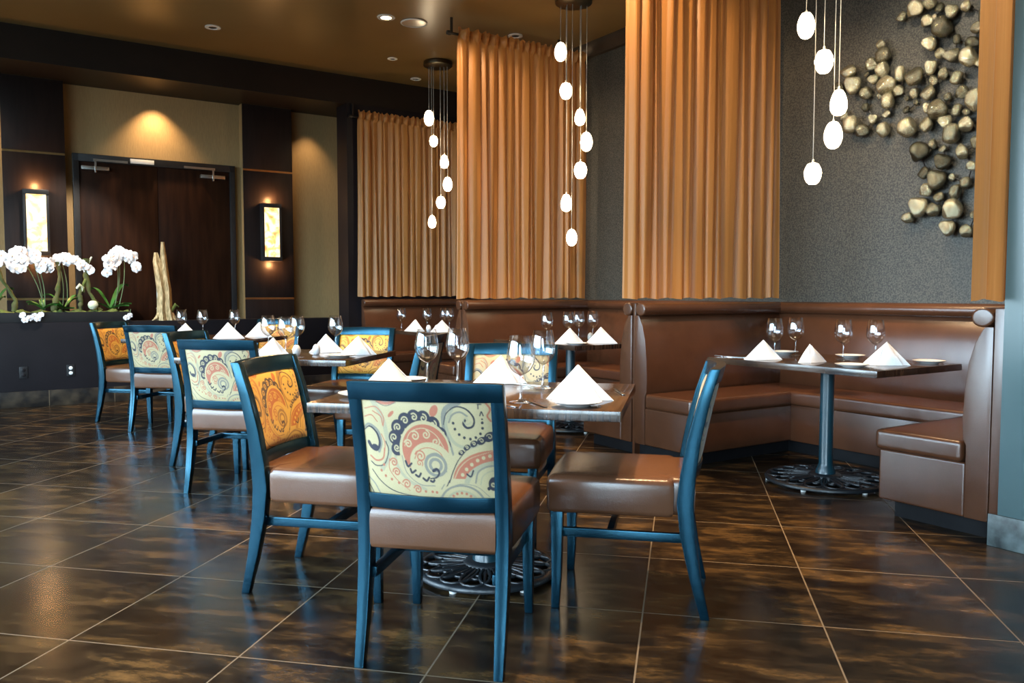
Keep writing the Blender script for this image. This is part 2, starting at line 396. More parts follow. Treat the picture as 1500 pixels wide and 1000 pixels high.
# double door
fr = MB()
fr.box(.95, 1.01, 10.235, VB, 0, 2.71).box(2.63, 2.69, 10.235, VB, 0, 2.71).box(.95, 2.69, 10.235, VB, 2.63, 2.71)
struct('trim_3', fr, M['black'], bevel=.003, label='black frame of the double door')
for n, a, b, hx in (('door_1', 1.01, 1.818, 1.17), ('door_2', 1.822, 2.63, 2.43)):
    d = struct(n, MB().box(a, b, 10.265, 10.297, .01, 2.63), M['door'], bevel=.002)
    d['label'] = 'dark walnut leaf of the double door'
    s = 1 if n == 'door_1' else -1
    c = MB().box(hx - .14, hx + .14, 10.205, 10.268, 2.54, 2.58).box(hx - .008, hx + .008, 10.195, 10.22, 2.51, 2.61).build('door_closer', M['alu'], d, bevel=.004)
    MB().box(min(hx - .02 * s, hx + .33 * s), max(hx - .02 * s, hx + .33 * s), 10.19, 10.20, 2.635, 2.66).box(hx - .01, hx + .01, 10.19, 10.205, 2.58, 2.65).build('closer_arm', M['alu'], c)
    MB().tube([(1.78 if s > 0 else 1.86, 10.265, 1.0), (1.78 if s > 0 else 1.86, 10.21, 1.0), (1.78 if s > 0 else 1.86, 10.21, 1.35), (1.78 if s > 0 else 1.86, 10.265, 1.35)], .012, 8).build('pull_handle', M['alu'], d)
o = MB().box(1.53, 1.78, 10.215, 10.235, 2.645, 2.695).build('door_plate', M['white_plastic'], bevel=.003)
o.rotation_euler = (0, 0, A45); tag(o, 'small white rectangular plate on the head of the double door frame', 'plate')
# wall stub between the alcove and the first booth
struct('wall_stub', MB().box(3.82, UW, 9.46, 9.78, 0, 3.46), M['lowwall'], label='charcoal wall stub at the end of the booths')
# planter wall
struct('wall_low', MB().box(-2.6, 3.82, 9.78, 10.02, 0, .87), M['lowwall'], bevel=.004, label='low charcoal wall carrying the orchid trough')
struct('baseboard_back', MB().box(-2.6, 3.82, 9.765, 9.78, 0, .165), M['basetile'], bevel=.003, label='brown slate base tiles on the low wall')

def outlet(u, z, white, label):
    t = thing('wall_outlet', RM(u, 9.78, z), A45, label, 'outlet', 'outlets in the low wall')
    MB().box(-.038, .038, -.008, 0, -.06, .06).build('cover_plate', M['black'], t, bevel=.003)
    for dz in (-.026, .026):
        MB().lathe([(0, 0), (.019, 0), (.019, .004), (.016, .006), (0, .006)], 16, (0, 0, 0)).build('socket', M['socket'] if white else M['lowwall'], t).matrix_local = Matrix.Translation((0, -.008, dz)) @ Matrix.Rotation(PI / 2, 4, 'X')
    return t
outlet(.40, .36, False, 'plain black blank outlet plate on the low charcoal wall')
outlet(.83, .36, True, 'black outlet plate with two white sockets on the low charcoal wall')

# ------------------------------------------------------------------ paisley cloth
def paisley(pal, W=240, H=165):
    ss = 2; w, h = W * ss, H * ss
    X0, X1, Y0, Y1 = 228, 936, 80, 552
    xs = X0 + (np.arange(w) + .5) / w * (X1 - X0); ys = Y0 + (np.arange(h) + .5) / h * (Y1 - Y0)
    XX, YY = np.meshgrid(xs, ys)
    img = np.empty((h, w, 3)); img[:] = pal['c']
    def ell(cx, cy, rx, ry, col, ang=0, clip=None):
        a = math.radians(ang); dx, dy = XX - cx, YY - cy
        q = ((dx * math.cos(a) + dy * math.sin(a)) / rx) ** 2 + ((-dx * math.sin(a) + dy * math.cos(a)) / ry) ** 2
        m = q < 1
        if clip is not None: m &= clip
        img[m] = pal[col]; return q
    def stroke(pts, wd, col):
        P = [np.array(p, float) for p in pts]; P = [2 * P[0] - P[1]] + P + [2 * P[-1] - P[-2]]
        L = []
        for i in range(1, len(P) - 2):
            n = 14
            for k in range(n):
                t = k / n; a, b, c, d = P[i - 1:i + 3]
                L.append(.5 * (2 * b + (c - a) * t + (2 * a - 5 * b + 4 * c - d) * t * t + (3 * b - a - 3 * c + d) * t ** 3))
        L.append(P[-2]); n = len(L)
        for i, p in enumerate(L):
            r = (wd if not isinstance(wd, tuple) else wd[0] + (wd[1] - wd[0]) * i / (n - 1)) / 2
            i0, i1 = np.searchsorted(xs, p[0] - r), np.searchsorted(xs, p[0] + r); j0, j1 = np.searchsorted(ys, p[1] - r), np.searchsorted(ys, p[1] + r)
            if i1 <= i0 or j1 <= j0: continue
            sub = img[j0:j1, i0:i1]; m = (XX[j0:j1, i0:i1] - p[0]) ** 2 + (YY[j0:j1, i0:i1] - p[1]) ** 2 < r * r
            sub[m] = pal[col]
    def curl(cx, cy, r, a0, turns, wd, col, sgn=1):
        n = max(8, int(turns * 12))
        stroke([(cx + r * (1 - .8 * k / n) * math.cos(math.radians(a0 + sgn * 360 * turns * k / n)), cy + r * (1 - .8 * k / n) * math.sin(math.radians(a0 + sgn * 360 * turns * k / n))) for k in range(n + 1)], wd, col)
    # broad pale bands
    stroke([(300, 90), (350, 160), (372, 260), (380, 340), (330, 420)], 26, 'l')
    stroke([(720, 330), (690, 200), (700, 120), (770, 88)], 24, 'g')
    stroke([(735, 120), (700, 190), (735, 275), (810, 300), (900, 265)], 16, 'l')
    stroke([(410, 300), (420, 400), (480, 470), (570, 510)], 16, 'l')
    # left spiral
    stroke([(232, 225), (270, 205), (320, 235), (335, 290), (318, 335)], (10, 16), 'g')
    stroke([(235, 235), (272, 216), (312, 245), (325, 295), (305, 328), (275, 318), (258, 295)], (6, 20), 'n')
    ell(296, 318, 22, 16, 'n', 20)
    stroke([(362, 285), (374, 330), (345, 395), (295, 408), (262, 390)], 6, 'n')
    stroke([(352, 320), (338, 368), (298, 382), (262, 362)], 9, 'p'); stroke([(340, 250), (356, 290), (352, 330)], 5, 'p')
    # pink ribbons top left
    for p in ([(250, 130), (320, 120), (360, 165), (355, 210)], [(300, 140), (345, 165), (352, 205)], [(245, 170), (290, 160), (322, 190)]): stroke(p, 6, 'p')
    ell(378, 85, 58, 22, 'p'); ell(378, 82, 40, 12, 'g'); stroke([(322, 95), (378, 112), (436, 95)], 4, 'n'); ell(405, 150, 22, 9, 'p', -40)
    ell(640, 128, 20, 30, 'p', 30)
    # the great paisley: lobed border, then body
    for cx, cy, r in ((425, 318, 33), (418, 262, 36), (440, 212, 38), (482, 178, 38), (532, 160, 36), (582, 165, 38), (630, 192, 38), (664, 238, 36), (688, 290, 30), (702, 345, 22)):
        ell(cx, cy, r, r, 'n')
    for cx, cy, r, a in ((424, 312, 17, 60), (412, 262, 20, 120), (438, 212, 20, 150), (482, 178, 20, 190), (533, 160, 19, 230), (583, 164, 20, 270), (632, 192, 20, 300), (668, 238, 19, 330), (692, 292, 15, 350)):
        curl(cx, cy, r, a, 1.2, 7, 'c'); 
    ell(578, 330, 140, 155, 'c'); stroke([(690, 330), (712, 390), (700, 450), (668, 510), (640, 548)], (60, 6), 'c')
    stroke([(706, 345), (715, 400), (700, 460), (670, 512), (636, 550)], 6, 'n'); stroke([(690, 360), (698, 410), (684, 460), (655, 505)], 6, 'g')
    q = ell(580, 315, 125, 122, 'p'); ell(610, 385, 118, 105, 'c', 20)
    stroke([(470, 300), (505, 235), (575, 212), (640, 240), (680, 300)], 5, 'c')
    for cx, cy, r, a in ((490, 290, 22, 200), (530, 250, 24, 240), (590, 242, 22, 280), (640, 275, 22, 320), (668, 325, 16, 340)): curl(cx, cy, r, a, 1.3, 7, 'c')
    stroke([(690, 395), (660, 330), (600, 305), (545, 320), (520, 360)], 5, 'p')
    curl(552, 348, 30, 200, 1.5, 7, 'p'); curl(545, 382, 18, 40, 1.2, 5, 'p', -1)
    for r, c in ((62, 'g'), (46, 'c'), (38, 'g'), (22, 'c')): ell(632, 388, r, r * .92, c, 25)
    stroke([(575, 385), (590, 345), (640, 330), (680, 365), (688, 420)], 5, 'g')
    stroke([(600, 455), (632, 448), (648, 425), (636, 408), (618, 416)], (6, 16), 'n')
    for p in ([(468, 375), (480, 400), (500, 385)], [(492, 412), (500, 430), (520, 418)], [(520, 440), (536, 448), (548, 432)], [(560, 455), (578, 466), (592, 450)], [(600, 466), (612, 470), (620, 462)]): stroke(p, 11, 'n')
    stroke([(450, 350), (470, 430), (540, 485), (620, 490)], 6, 'g')
    # right hand spiral with dots
    stroke([(688, 190), (705, 140), (752, 108), (806, 118), (842, 158), (838, 196), (808, 206), (790, 188), (798, 170)], (5, 13), 'n')
    stroke([(716, 180), (736, 145), (775, 132), (810, 150)], 9, 'g'); curl(806, 170, 22, 20, 1, 5, 'l')
    for x, y in ((738, 184), (745, 212), (765, 238), (790, 253), (820, 259), (848, 252), (872, 234), (884, 208), (884, 182)): ell(x, y, 7, 7, 'n')
    stroke([(864, 96), (882, 96)], 6, 'n'); stroke([(866, 96), (866, 116)], 6, 'n'); stroke([(874, 148), (882, 130), (890, 148)], 6, 'n'); ell(884, 165, 5, 4, 'n')
    stroke([(905, 90), (925, 120), (910, 150), (925, 175)], 9, 'p')
    # lower right paisley
    stroke([(700, 470), (725, 410), (762, 350), (830, 290), (930, 262)], 6, 'n')
    for x, y, r in ((770, 325, 16), (800, 300, 18), (836, 282, 20), (875, 268, 24), (915, 250, 30)):
        ell(x, y, r, r * .75, 'n', -30); curl(x, y, r * .5, 200, 1, 4, 'c')
    mk = (XX > 720) & (YY < 452)
    ell(925, 465, 205, 150, 'p', clip=mk); ell(950, 490, 175, 125, 'l', clip=(XX > 720)); ell(950, 495, 150, 105, 'c', clip=(XX > 720))
    stroke([(728, 450), (760, 395), (820, 350), (930, 318)], 5, 'c')
    for x, y in ((770, 432), (792, 405), (820, 382), (850, 362), (880, 350), (912, 342)): ell(x, y, 9, 9, 'c')
    stroke([(792, 428), (812, 440), (826, 412)], 8, 'n')
    stroke([(835, 470), (850, 420), (890, 395), (934, 390)], 9, 'g'); stroke([(860, 480), (872, 440), (905, 418), (934, 415)], 6, 'l')
    ell(925, 478, 26, 34, 'n'); curl(922, 480, 14, 0, 1, 6, 'c'); ell(900, 500, 9, 9, 'n')
    # bottom fan
    ell(760, 570, 130, 98, 'c'); 
    for r, c in ((118, 'g'), (106, 'c'), (84, 'l'), (72, 'c')): ell(760, 575, r, r * .8, c)
    for k in range(7): ell(760 + 62 * math.cos(math.radians(200 + k * 23.3)), 572 + 50 * math.sin(math.radians(200 + k * 23.3)), 7, 7, 'p')
    stroke([(640, 550), (700, 500), (760, 478), (840, 490), (900, 540)], 5, 'g')
    # bottom left scrolls
    stroke([(265, 430), (310, 480), (370, 520), (440, 540), (520, 548)], 6, 'n')
    stroke([(375, 370), (372, 420), (410, 470), (480, 520)], 5, 'p')
    for x, y, r, a in ((400, 385, 22, 200), (412, 432, 22, 180), (465, 488, 24, 200), (525, 512, 22, 200)): curl(x, y, r, a, 1.4, 7, 'p')
    for x, y in ((322, 430), (345, 455), (380, 470), (420, 485), (568, 520), (605, 520), (628, 522), (340, 400)): ell(x, y, 7, 7, 'p')
    stroke([(240, 470), (275, 500), (300, 545)], 8, 'g'); stroke([(232, 500), (250, 525), (262, 550)], 6, 'n')
    return img.reshape(H, ss, W, ss, 3).mean(axis=(1, 3))
def lin(r, g, b): return tuple(((c / 255) / 12.92 if c / 255 <= .04045 else ((c / 255 + .055) / 1.055) ** 2.4) for c in (r, g, b))
CREAM = dict(c=lin(166, 150, 112), l=lin(146, 138, 110), g=lin(116, 111, 98), p=lin(156, 90, 66), n=lin(32, 32, 44))
GOLD = dict(c=lin(208, 164, 64), l=lin(180, 128, 38), g=lin(152, 110, 40), p=lin(176, 98, 22), n=lin(64, 38, 20))
CLOTH = {'cream': paisley(CREAM), 'gold': paisley(GOLD)}

# ------------------------------------------------------------------ chair
def back_y(x, z):
    t = (z - .42) / .48
    return -.228 - .062 * t - .035 * t * t - .030 * max(0, 1 - (x / .215) ** 2)
def cloth_panel(name, which, side, parent):
    img = CLOTH[which]; H, W, _ = img.shape
    X0, X1, Z0, Z1 = -.206, .206, .545, .853
    vs = []; cols = []
    for j in range(H):
        z = Z1 + (Z0 - Z1) * j / (H - 1)
        for i in range(W):
            q = i / (W - 1); x = X0 + (X1 - X0) * q
            if side > 0: x = -x
            e = (1 - abs(2 * q - 1) ** 10) * (1 - abs(2 * j / (H - 1) - 1) ** 8)
            y = back_y(x, z) + side * (.006 + (.020 if side > 0 else .007) * e)
            vs.append((x, y, z)); cols.append(img[j, i])
    fs = []
    for j in range(H - 1):
        for i in range(W - 1):
            a = j * W + i; fs.append((a, a + W, a + W + 1, a + 1))
    # rim folded back into the frame
    ring = [i for i in range(W)] + [j * W + W - 1 for j in range(1, H)] + [(H - 1) * W + i for i in range(W - 2, -1, -1)] + [j * W for j in range(H - 2, 0, -1)]
    o = len(vs); n = len(ring)
    for k in ring:
        x, y, z = vs[k]; vs.append((x, back_y(x, z), z)); cols.append(cols[k])
    for k in range(n): fs.append((ring[k], ring[(k + 1) % n], o + (k + 1) % n, o + k))
    fs.append(tuple(o + k for k in range(n)))
    me = bpy.data.meshes.new(name); me.from_pydata(vs, [], fs)
    at = me.attributes.new('Weave', 'FLOAT_COLOR', 'POINT')
    c4 = np.ones((len(vs), 4), np.float32); c4[:, :3] = np.array(cols); at.data.foreach_set('color', c4.ravel())
    bm = bmesh.new(); bm.from_mesh(me); bmesh.ops.recalc_face_normals(bm, faces=bm.faces); bm.to_mesh(me); bm.free()
    me.polygons.foreach_set('use_smooth', [True] * len(me.polygons)); me.set_sharp_from_angle(angle=math.radians(50))
    me.materials.append(M['weave'])
    ob = bpy.data.objects.new(name, me); COL.objects.link(ob); ob.parent = parent
    return ob
def seat_rings():
    out = [(-.203, -.262), (-.206, -.20), (-.206, -.188), (-.238, -.186), (-.244, -.17), (-.250, .10), (-.252, .255), (-.244, .268), (-.22, .276), (0, .282)]
    out = out + [(-x, y) for x, y in reversed(out[:-1])] 
    rings = []
    for z, k in ((.368, .96), (.372, .985), (.385, 1), (.455, 1.005), (.478, 1), (.492, .985), (.500, .955), (.505, .90), (.509, .7), (.512, .35), (.513, .02)):
        rings.append([(x * k, .008 + (y - .008) * k, z) for x, y in out])
    return rings
def make_chair(front):
    t = thing('dining_chair', (0, 0, 0), 0, '', 'chair', 'paisley backed dining chairs')
    MB().loft(seat_rings()).build('seat', M['seat'], t, angle=60)
    for s in (-1, 1):
        x = .2235 * s
        MB().bar([(x, -.302, 0, .030, .032), (x, -.266, .15, .036, .042), (x, -.238, .30, .041, .054), (x, -.228, .42, .043, .060), (x, -.236, .52, .043, .056), (x, -.256, .65, .042, .048), (x, -.287, .78, .041, .042), (x, -.323, .90, .040, .036)]).build('leg', M['frame'], t, bevel=.004)
    for s in (-1, 1):
        x = .213 * s
        MB().bar([(x * 1.01, .243, 0, .030, .030), (x, .238, .12, .035, .036), (x, .237, .25, .040, .042), (x, .236, .372, .044, .046)]).build('leg', M['frame'], t, bevel=.004)
    # curved rails
    def rail(z0, z1, th, xw, dome):
        rings = []
        for k in range(17):
            x = -xw + 2 * xw * k / 16; c = dome * (1 - (x / xw) ** 2)
            a, b = back_y(x, z0), back_y(x, z1)
            rings.append([(x, a - th / 2, z0), (x, a + th / 2, z0), (x, b + th / 2, z1 + c), (x, b - th / 2, z1 + c)])
        return MB().loft(rings)
    rail(.848, .905, .036, .2435, .004).build('top_rail', M['frame'], t, bevel=.004)
    rail(.500, .548, .032, .205, 0).build('bottom_rail', M['frame'], t, bevel=.003)
    f = cloth_panel('inner_back_panel', front, 1, t)
    cloth_panel('outer_back_panel', 'cream', -1, t)
    for s in (-1, 1):
        MB().loft([[(.2 * s - .011, y, z - .017), (.2 * s + .011, y, z - .017), (.2 * s + .011, y, z + .017), (.2 * s - .011, y, z + .017)] for y, z in ((-.245, .285), (.24, .285))]).build('stretcher', M['frame'], t, bevel=.003)
    MB().box(-.19, .19, .03, .055, .268, .302).build('stretcher', M['frame'], t, bevel=.003)
    return t
gold = make_chair('gold'); pale = None
R90 = PI / 2
def place(root, x, y, rz, label):
    root.location = (x, y, 0); root.rotation_euler = (0, 0, rz); root['label'] = label; return root
place(gold, -.755, 2.665, 0, 'dark teal framed chair with cream paisley back panel turned to us at the front table')
dup(gold, (-1.36, 3.10, 0), -R90, 'chair with golden paisley inner back at the left end of the front table')
dup(gold, (-2.615, 4.57, 0), 0, 'chair with cream paisley back to us at the middle table of the row')
dup(gold, (-3.08, 5.145, 0), -R90, 'chair with golden paisley inner back at the left end of the middle table')
dup(gold, (-2.43, 5.73, 0), PI, 'chair with golden paisley inner back facing us across the middle table')
dup(gold, (-1.90, 5.10, 0), R90, 'shadowed chair at the right end of the middle table, behind the tall glasses')
dup(gold, (-4.355, 6.40, 0), 0, 'chair with cream paisley back to us at the table by the orchids')
dup(gold, (-4.94, 6.75, 0), -R90, 'chair with golden paisley inner back beside the low wall with outlets')
dup(gold, (-4.12, 7.56, 0), PI, 'chair mostly hidden behind napkins at the table by the orchids')
pale = make_chair('cream')
place(pale, -.21, 3.19, R90, 'chair seen side-on at the right end of the front table')
dup(pale, (-.88, 3.92, 0), PI, 'chair with pale paisley inner back facing us across the front table')

# ------------------------------------------------------------------ tables
def make_table(name, lx, ly, R, loc, rz, label, group):
    t = thing(name, loc, rz, label, 'table', group)
    MB().box(-lx / 2, lx / 2, -ly / 2, ly / 2, .722, .76).build('tabletop', M['wood'], t, bevel=.003)
    MB().lathe([(0, .70), (.16, .70), (.16, .722), (0, .722)], 24).build('mounting_plate', M['iron'], t)
    MB().lathe([(0, .05), (.062, .05), (.058, .075), (.046, .10), (.041, .12), (.041, .69), (.055, .70), (0, .70)], 28).build('pole', M['pole'], t)
    b = MB()
    b.lathe([(R - .035, .012), (R, .012), (R + .003, .022), (R - .006, .034), (R - .03, .036), (R - .038, .026), (R - .035, .012)], 56)
    b.lathe([(0, .02), (.10, .02), (.10, .045), (.085, .058), (0, .058)], 32)
    n = 16
    for k in range(n):
        a = 2 * PI * k / n
        pth = []
        for i in range(18):
            q = 2 * PI * i / 18
            rr = (R + .05) / 2 + (R - .09) / 2 * math.cos(q); sd = (.030 + .045 * (rr / R)) * math.sin(q)
            pth.append((rr * math.cos(a) - sd * math.sin(a), rr * math.sin(a) + sd * math.cos(a), .032 + .012 * (1 - rr / R)))
        b.tube(pth, .0075, 6, closed=True)
        a2 = a + PI / n
        b.tube([(r * math.cos(a2), r * math.sin(a2), .030 + .014 * (1 - r / R)) for r in (.08, R * .5, R - .03)], .006, 6)
        b.tube([((R * .62 + .02 * math.cos(q)) * math.cos(a) - .02 * math.sin(q) * math.sin(a), (R * .62 + .02 * math.cos(q)) * math.sin(a) + .02 * math.sin(q) * math.cos(a), .036) for q in [2 * PI * i / 10 for i in range(10)]], .006, 6, closed=True)
    b.build('openwork_base', M['iron'], t, angle=60)
    for k in range(6):
        a = 2 * PI * (k + .25) / 6
        MB().lathe([(0, 0), (.014, 0), (.016, .008), (.010, .014), (0, .014)], 12, ((R - .018) * math.cos(a), (R - .018) * math.sin(a), 0)).build('glide_foot', M['glide'], t)
    return t
T1 = make_table('dining_table', 1.18, .90, .295, (-.795, 3.30, 0), 0, 'large front dining table of dark wood on an openwork iron base', 'dining tables in the row')
dup(T1, (-2.61, 5.15, 0), 0, 'middle dining table of the row, between two paisley chairs')
dup(T1, (-4.39, 6.98, 0), 0, 'dining table of the row closest to the orchid planter')
B3 = make_table('booth_table', .84, 1.2, .36, RM(4.40, 3.15), A45, 'dark wood pedestal table in the booth under the pebble sculpture', 'booth tables')
dup(B3, RM(4.35, 5.70), A45, 'dark wood table in the middle booth, left of the tall curtain')
dup(B3, RM(4.35, 8.15), A45, 'dark wood table in the booth beside the shortest curtain')

# ------------------------------------------------------------------ table settings
def lathe_open(prof, n=28): return MB().lathe(prof, n)
def make_glass():
    t = thing('wine_glass', (0, 0, 0), 0, '', 'wine glass', 'stemmed wine glasses')
    lathe_open([(.004, .088), (.012, .091), (.024, .098), (.035, .110), (.043, .126), (.046, .143), (.045, .162), (.041, .186), (.0355, .215), (.035, .2155)], 32).build('bowl', M['glass'], t, angle=80)
    lathe_open([(.010, .006), (.0055, .012), (.0042, .03), (.004, .07), (.0055, .083), (.008, .0895)], 14).build('stem', M['glass'], t, angle=80)
    lathe_open([(0, .0005), (.036, .0005), (.037, .0015), (.030, .003), (.012, .0055), (.008, .008), (0, .009)], 28).build('foot', M['glass'], t, angle=80)
    return t
ZT = .7605
G0 = make_glass(); G0.scale = (1.17,) * 3; used = [False]
def glass(x, y, label):
    if not used[0]: used[0] = True; return place_at(G0, (x, y, ZT), 0, label)
    return dup(G0, (x, y, ZT), rnd.uniform(0, 6), label)
def place_at(o, loc, rz, label):
    o.location = loc; o.rotation_euler = (0, 0, rz); o['label'] = label; return o
def rxy(u, v): p = RM(u, v); return p.x, p.y

def napkin_mesh(seed, w=.125, h=.128, d=.085):
    """napkin folded into a standing pyramid: two cloth wings meeting in a front crease, open behind, with a loose second layer"""
    r = random.Random(seed); mb = MB()
    def sheet(L, Rr, A, Bm, off):
        n = 8; rows = []
        for i in range(n + 1):
            a = i / n; row = []
            for j in range(n + 1):
                b = j / n
                p = (Vector(L) * (1 - b) + Vector(Rr) * b) * (1 - a) + (Vector(A) * (1 - b) + Vector(Bm) * b) * a
                bulge = .010 * math.sin(PI * b) * math.sin(PI * min(1, a * .9 + .1))
                p.y += off * (bulge + .004 * math.sin(5 * a + 3 * b + seed)) ; row.append(p)
            rows.append(row)
        for th in (0,):
            vs = [p for row in rows for p in row]; m = n + 1
            back = [p + Vector((0, -off * .003, -.001)) for p in vs]
            fs = [(i * m + j, i * m + j + 1, (i + 1) * m + j + 1, (i + 1) * m + j) for i in range(n) for j in range(n)]
            k = len(vs)
            fs += [tuple(q + k for q in reversed(f)) for f in fs]
            edge = [j for j in range(m)] + [i * m + n for i in range(1, m)] + [n * m + j for j in range(n - 1, -1, -1)] + [i * m for i in range(n - 1, 0, -1)]
            fs += [(edge[q], edge[(q + 1) % len(edge)], edge[(q + 1) % len(edge)] + k, edge[q] + k) for q in range(len(edge))]
            mb.add(vs + back, fs)
    sx = r.choice((-1, 1)); ax, ay = r.uniform(-.015, .015), .015
    A = (ax, ay, h); A2 = (ax + .004, ay + .003, h * .99)
    F = (sx * w * .45, -d * .55, .001)
    Lp = (-w, -d * .10, .001); Rp = (w, d * .05, .001); Bk = (-sx * .02, d, .001)
    sheet(Lp, F, A, A2, -1); sheet(F, Rp, A, A2, -1)
    sheet(Rp, Bk, A, A2, 1); sheet(Bk, Lp, A, A2, 1)
    # loose outer flap lying over the broad wing
    if sx > 0: sheet((-w * .62, -d * .32, .001), (w * .40, -d * .60, .001), (ax - .012, ay - .012, h * .9), (ax - .002, ay - .012, h * .93), -1)
    else: sheet((-w * .40, -d * .60, .001), (w * .66, -d * .24, .001), (ax + .002, ay - .012, h * .93), (ax + .012, ay - .012, h * .9), -1)
    return mb
NAP = [napkin_mesh(s).build('folded_napkin', M['linen'], angle=50) for s in (1, 2, 3)]
napn = [0]
def napkin(x, y, rz, label, z=ZT, sc=1.0):
    k = napn[0]; napn[0] += 1
    o = NAP[k] if k < 3 else NAP[k % 3].copy()
    if k >= 3: COL.objects.link(o)
    o.location = (x, y, z); o.rotation_euler = (0, 0, rz); o.scale = (sc, sc, sc)
    return tag(o, label, 'napkin', 'white napkins folded into pyramids')
PL = MB().lathe([(0, .002), (.045, .002), (.048, 0), (.052, .003), (.075, .010), (.090, .016), (.092, .018), (.088, .0185), (.072, .013), (.05, .007), (0, .006)], 40).build('side_plate', M['china'], angle=60)
pln = [0]
def plate(x, y, label, sc=1.0):
    o = PL if pln[0] == 0 else PL.copy()
    if pln[0]: COL.objects.link(o)
    pln[0] += 1; o.location = (x, y, ZT); o.scale = (sc, sc, 1)
    return tag(o, label, 'plate', 'white side plates')
def make_knife():
    out = [(-.006, -.11), (-.0075, -.07), (-.005, -.02), (-.008, 0), (-.0095, .05), (-.008, .09), (-.001, .11), (.006, .108), (.006, 0), (.005, -.02), (.0075, -.07), (.006, -.11)]
    return MB().loft([[(x, y, .0008) for x, y in out], [(x, y, .0042) for x, y in out]]).build('table_knife', M['steel'], bevel=.0008)
def make_fork():
    mb = MB(); out = [(-.0065, -.10), (-.007, -.07), (-.0035, -.02), (-.0035, .03), (-.011, .05), (-.012, .066), (.012, .066), (.011, .05), (.0035, .03), (.0035, -.02), (.007, -.07), (.0065, -.10)]
    def zz(y): return .006 * max(0, (y - .02) / .08) + .0008
    mb.loft([[(x, y, zz(y)) for x, y in out], [(x, y, zz(y) + .003) for x, y in out]])
    for k in range(4):
        x = -.0105 + .007 * k
        mb.loft([[(x - .0016, y, zz(y)), (x + .0016, y, zz(y)), (x + .0016, y, zz(y) + .0025), (x - .0016, y, zz(y) + .0025)] for y in (.064, .085, .105)])
    return mb.build('table_fork', M['steel'])
KN, FK = make_knife(), make_fork(); cut = {'table_knife': 0, 'table_fork': 0}
def cutlery(src, x, y, rz, label):
    k = src.data.name.split('.')[0]
    o = src if cut[k] == 0 else src.copy()
    if cut[k]: COL.objects.link(o)
    cut[k] += 1; o.location = (x, y, ZT); o.rotation_euler = (0, 0, rz)
    return tag(o, label, 'knife' if k == 'table_knife' else 'fork', 'steel cutlery on the tables')
def make_shaker(m):
    t = thing('salt_shaker', (0, 0, 0), 0, '', 'shaker', 'egg shaped shakers')
    MB().lathe([(0, 0), (.017, 0), (.024, .012), (.027, .030), (.025, .050), (.017, .066), (.008, .072)], 24).build('body', m, t, angle=70)
    MB().lathe([(.010, .0695), (.010, .073), (.006, .076), (0, .0765)], 16).build('cap', M['steel'], t)
    return t

# front table
glass(-1.117, 3.50, 'tall wine glass behind the front chair, left one of the first pair')
glass(-1.005, 3.61, 'tall wine glass right of centre in the first pair on the front table')
glass(-.594, 3.02, 'wine glass standing by the cutlery, first one in front on the front table')
glass(-.590, 3.50, 'wine glass between the cutlery and the big napkin on the front table')
napkin(-1.245, 3.36, .5, 'napkin pyramid just over the top rail of the front chair, left of the tall glass')
napkin(-.385, 3.14, -.1, 'big napkin pyramid in front of the booth seats, right end of front table', ZT + .0, 1.05)
napkin(-.815, 3.645, .1, 'napkin pyramid before the pale chair facing us at the front table')
plate(-.375, 2.97, 'white plate at the front edge of the large table before a big napkin', 1.0)
plate(-1.245, 3.62, 'white plate behind the napkin at the far left of the front table', .95)
plate(-1.24, 3.06, 'white plate by the golden chair, at the left corner of the front table', 1.1)
cutlery(KN, -.255, 3.42, .25, 'steel knife right of the big napkin on the front table')
cutlery(FK, -.53, 2.98, .55, 'steel fork lying before the wine glass at the front table edge')
cutlery(KN, -.655, 2.95, .75, 'steel knife lying behind the front chair on the large table')
cutlery(FK, -.66, 3.58, 1.2, 'steel fork lying before the pale chair on the front table')
# middle table
glass(-2.95, 5.47, 'wine glass over the first napkin on the middle table, leftmost there')
glass(-2.67, 5.19, 'left one of the wine glass pair beside the white shakers, middle table')
glass(-2.735, 5.50, 'right one of the wine glass pair beside the white shakers, middle table')
glass(-2.47, 5.57, 'lone wine glass before the golden chair facing us, middle table')
napkin(-2.585, 4.84, .2, 'napkin pyramid behind the cream chair back at the middle table')
napkin(-2.43, 5.33, .1, 'napkin pyramid between the shakers and the lone glass, middle table')
napkin(-2.13, 5.16, .3, 'napkin pyramid before the golden chair facing us, middle table')
plate(-2.16, 4.94, 'white plate at the corner edge of the middle table', 1.1)
sh = make_shaker(M['china'])
place_at(sh, (-2.50, 5.01, ZT), 0, 'white egg shaped shaker left of its twin, middle table')
dup(sh, (-2.40, 5.10, ZT), 0, 'white egg shaped shaker right of its twin, middle table')
# table by the orchids
glass(-4.86, 7.28, 'wine glass under the driftwood on the table by the orchids')
glass(-4.66, 7.33, 'second wine glass from the driftwood, table by the orchids')
glass(-4.33, 7.36, 'wine glass before the pale door edge, table by the orchids')
napkin(-4.68, 7.06, .3, 'napkin pyramid beneath the two wine glasses near the driftwood')
napkin(-4.06, 6.80, .2, 'wide napkin pyramid behind the middle table chairs, table by the orchids', ZT, 1.15)
napkin(-3.93, 7.10, .0, 'napkin pyramid furthest along the table by the orchids', ZT, 1.1)
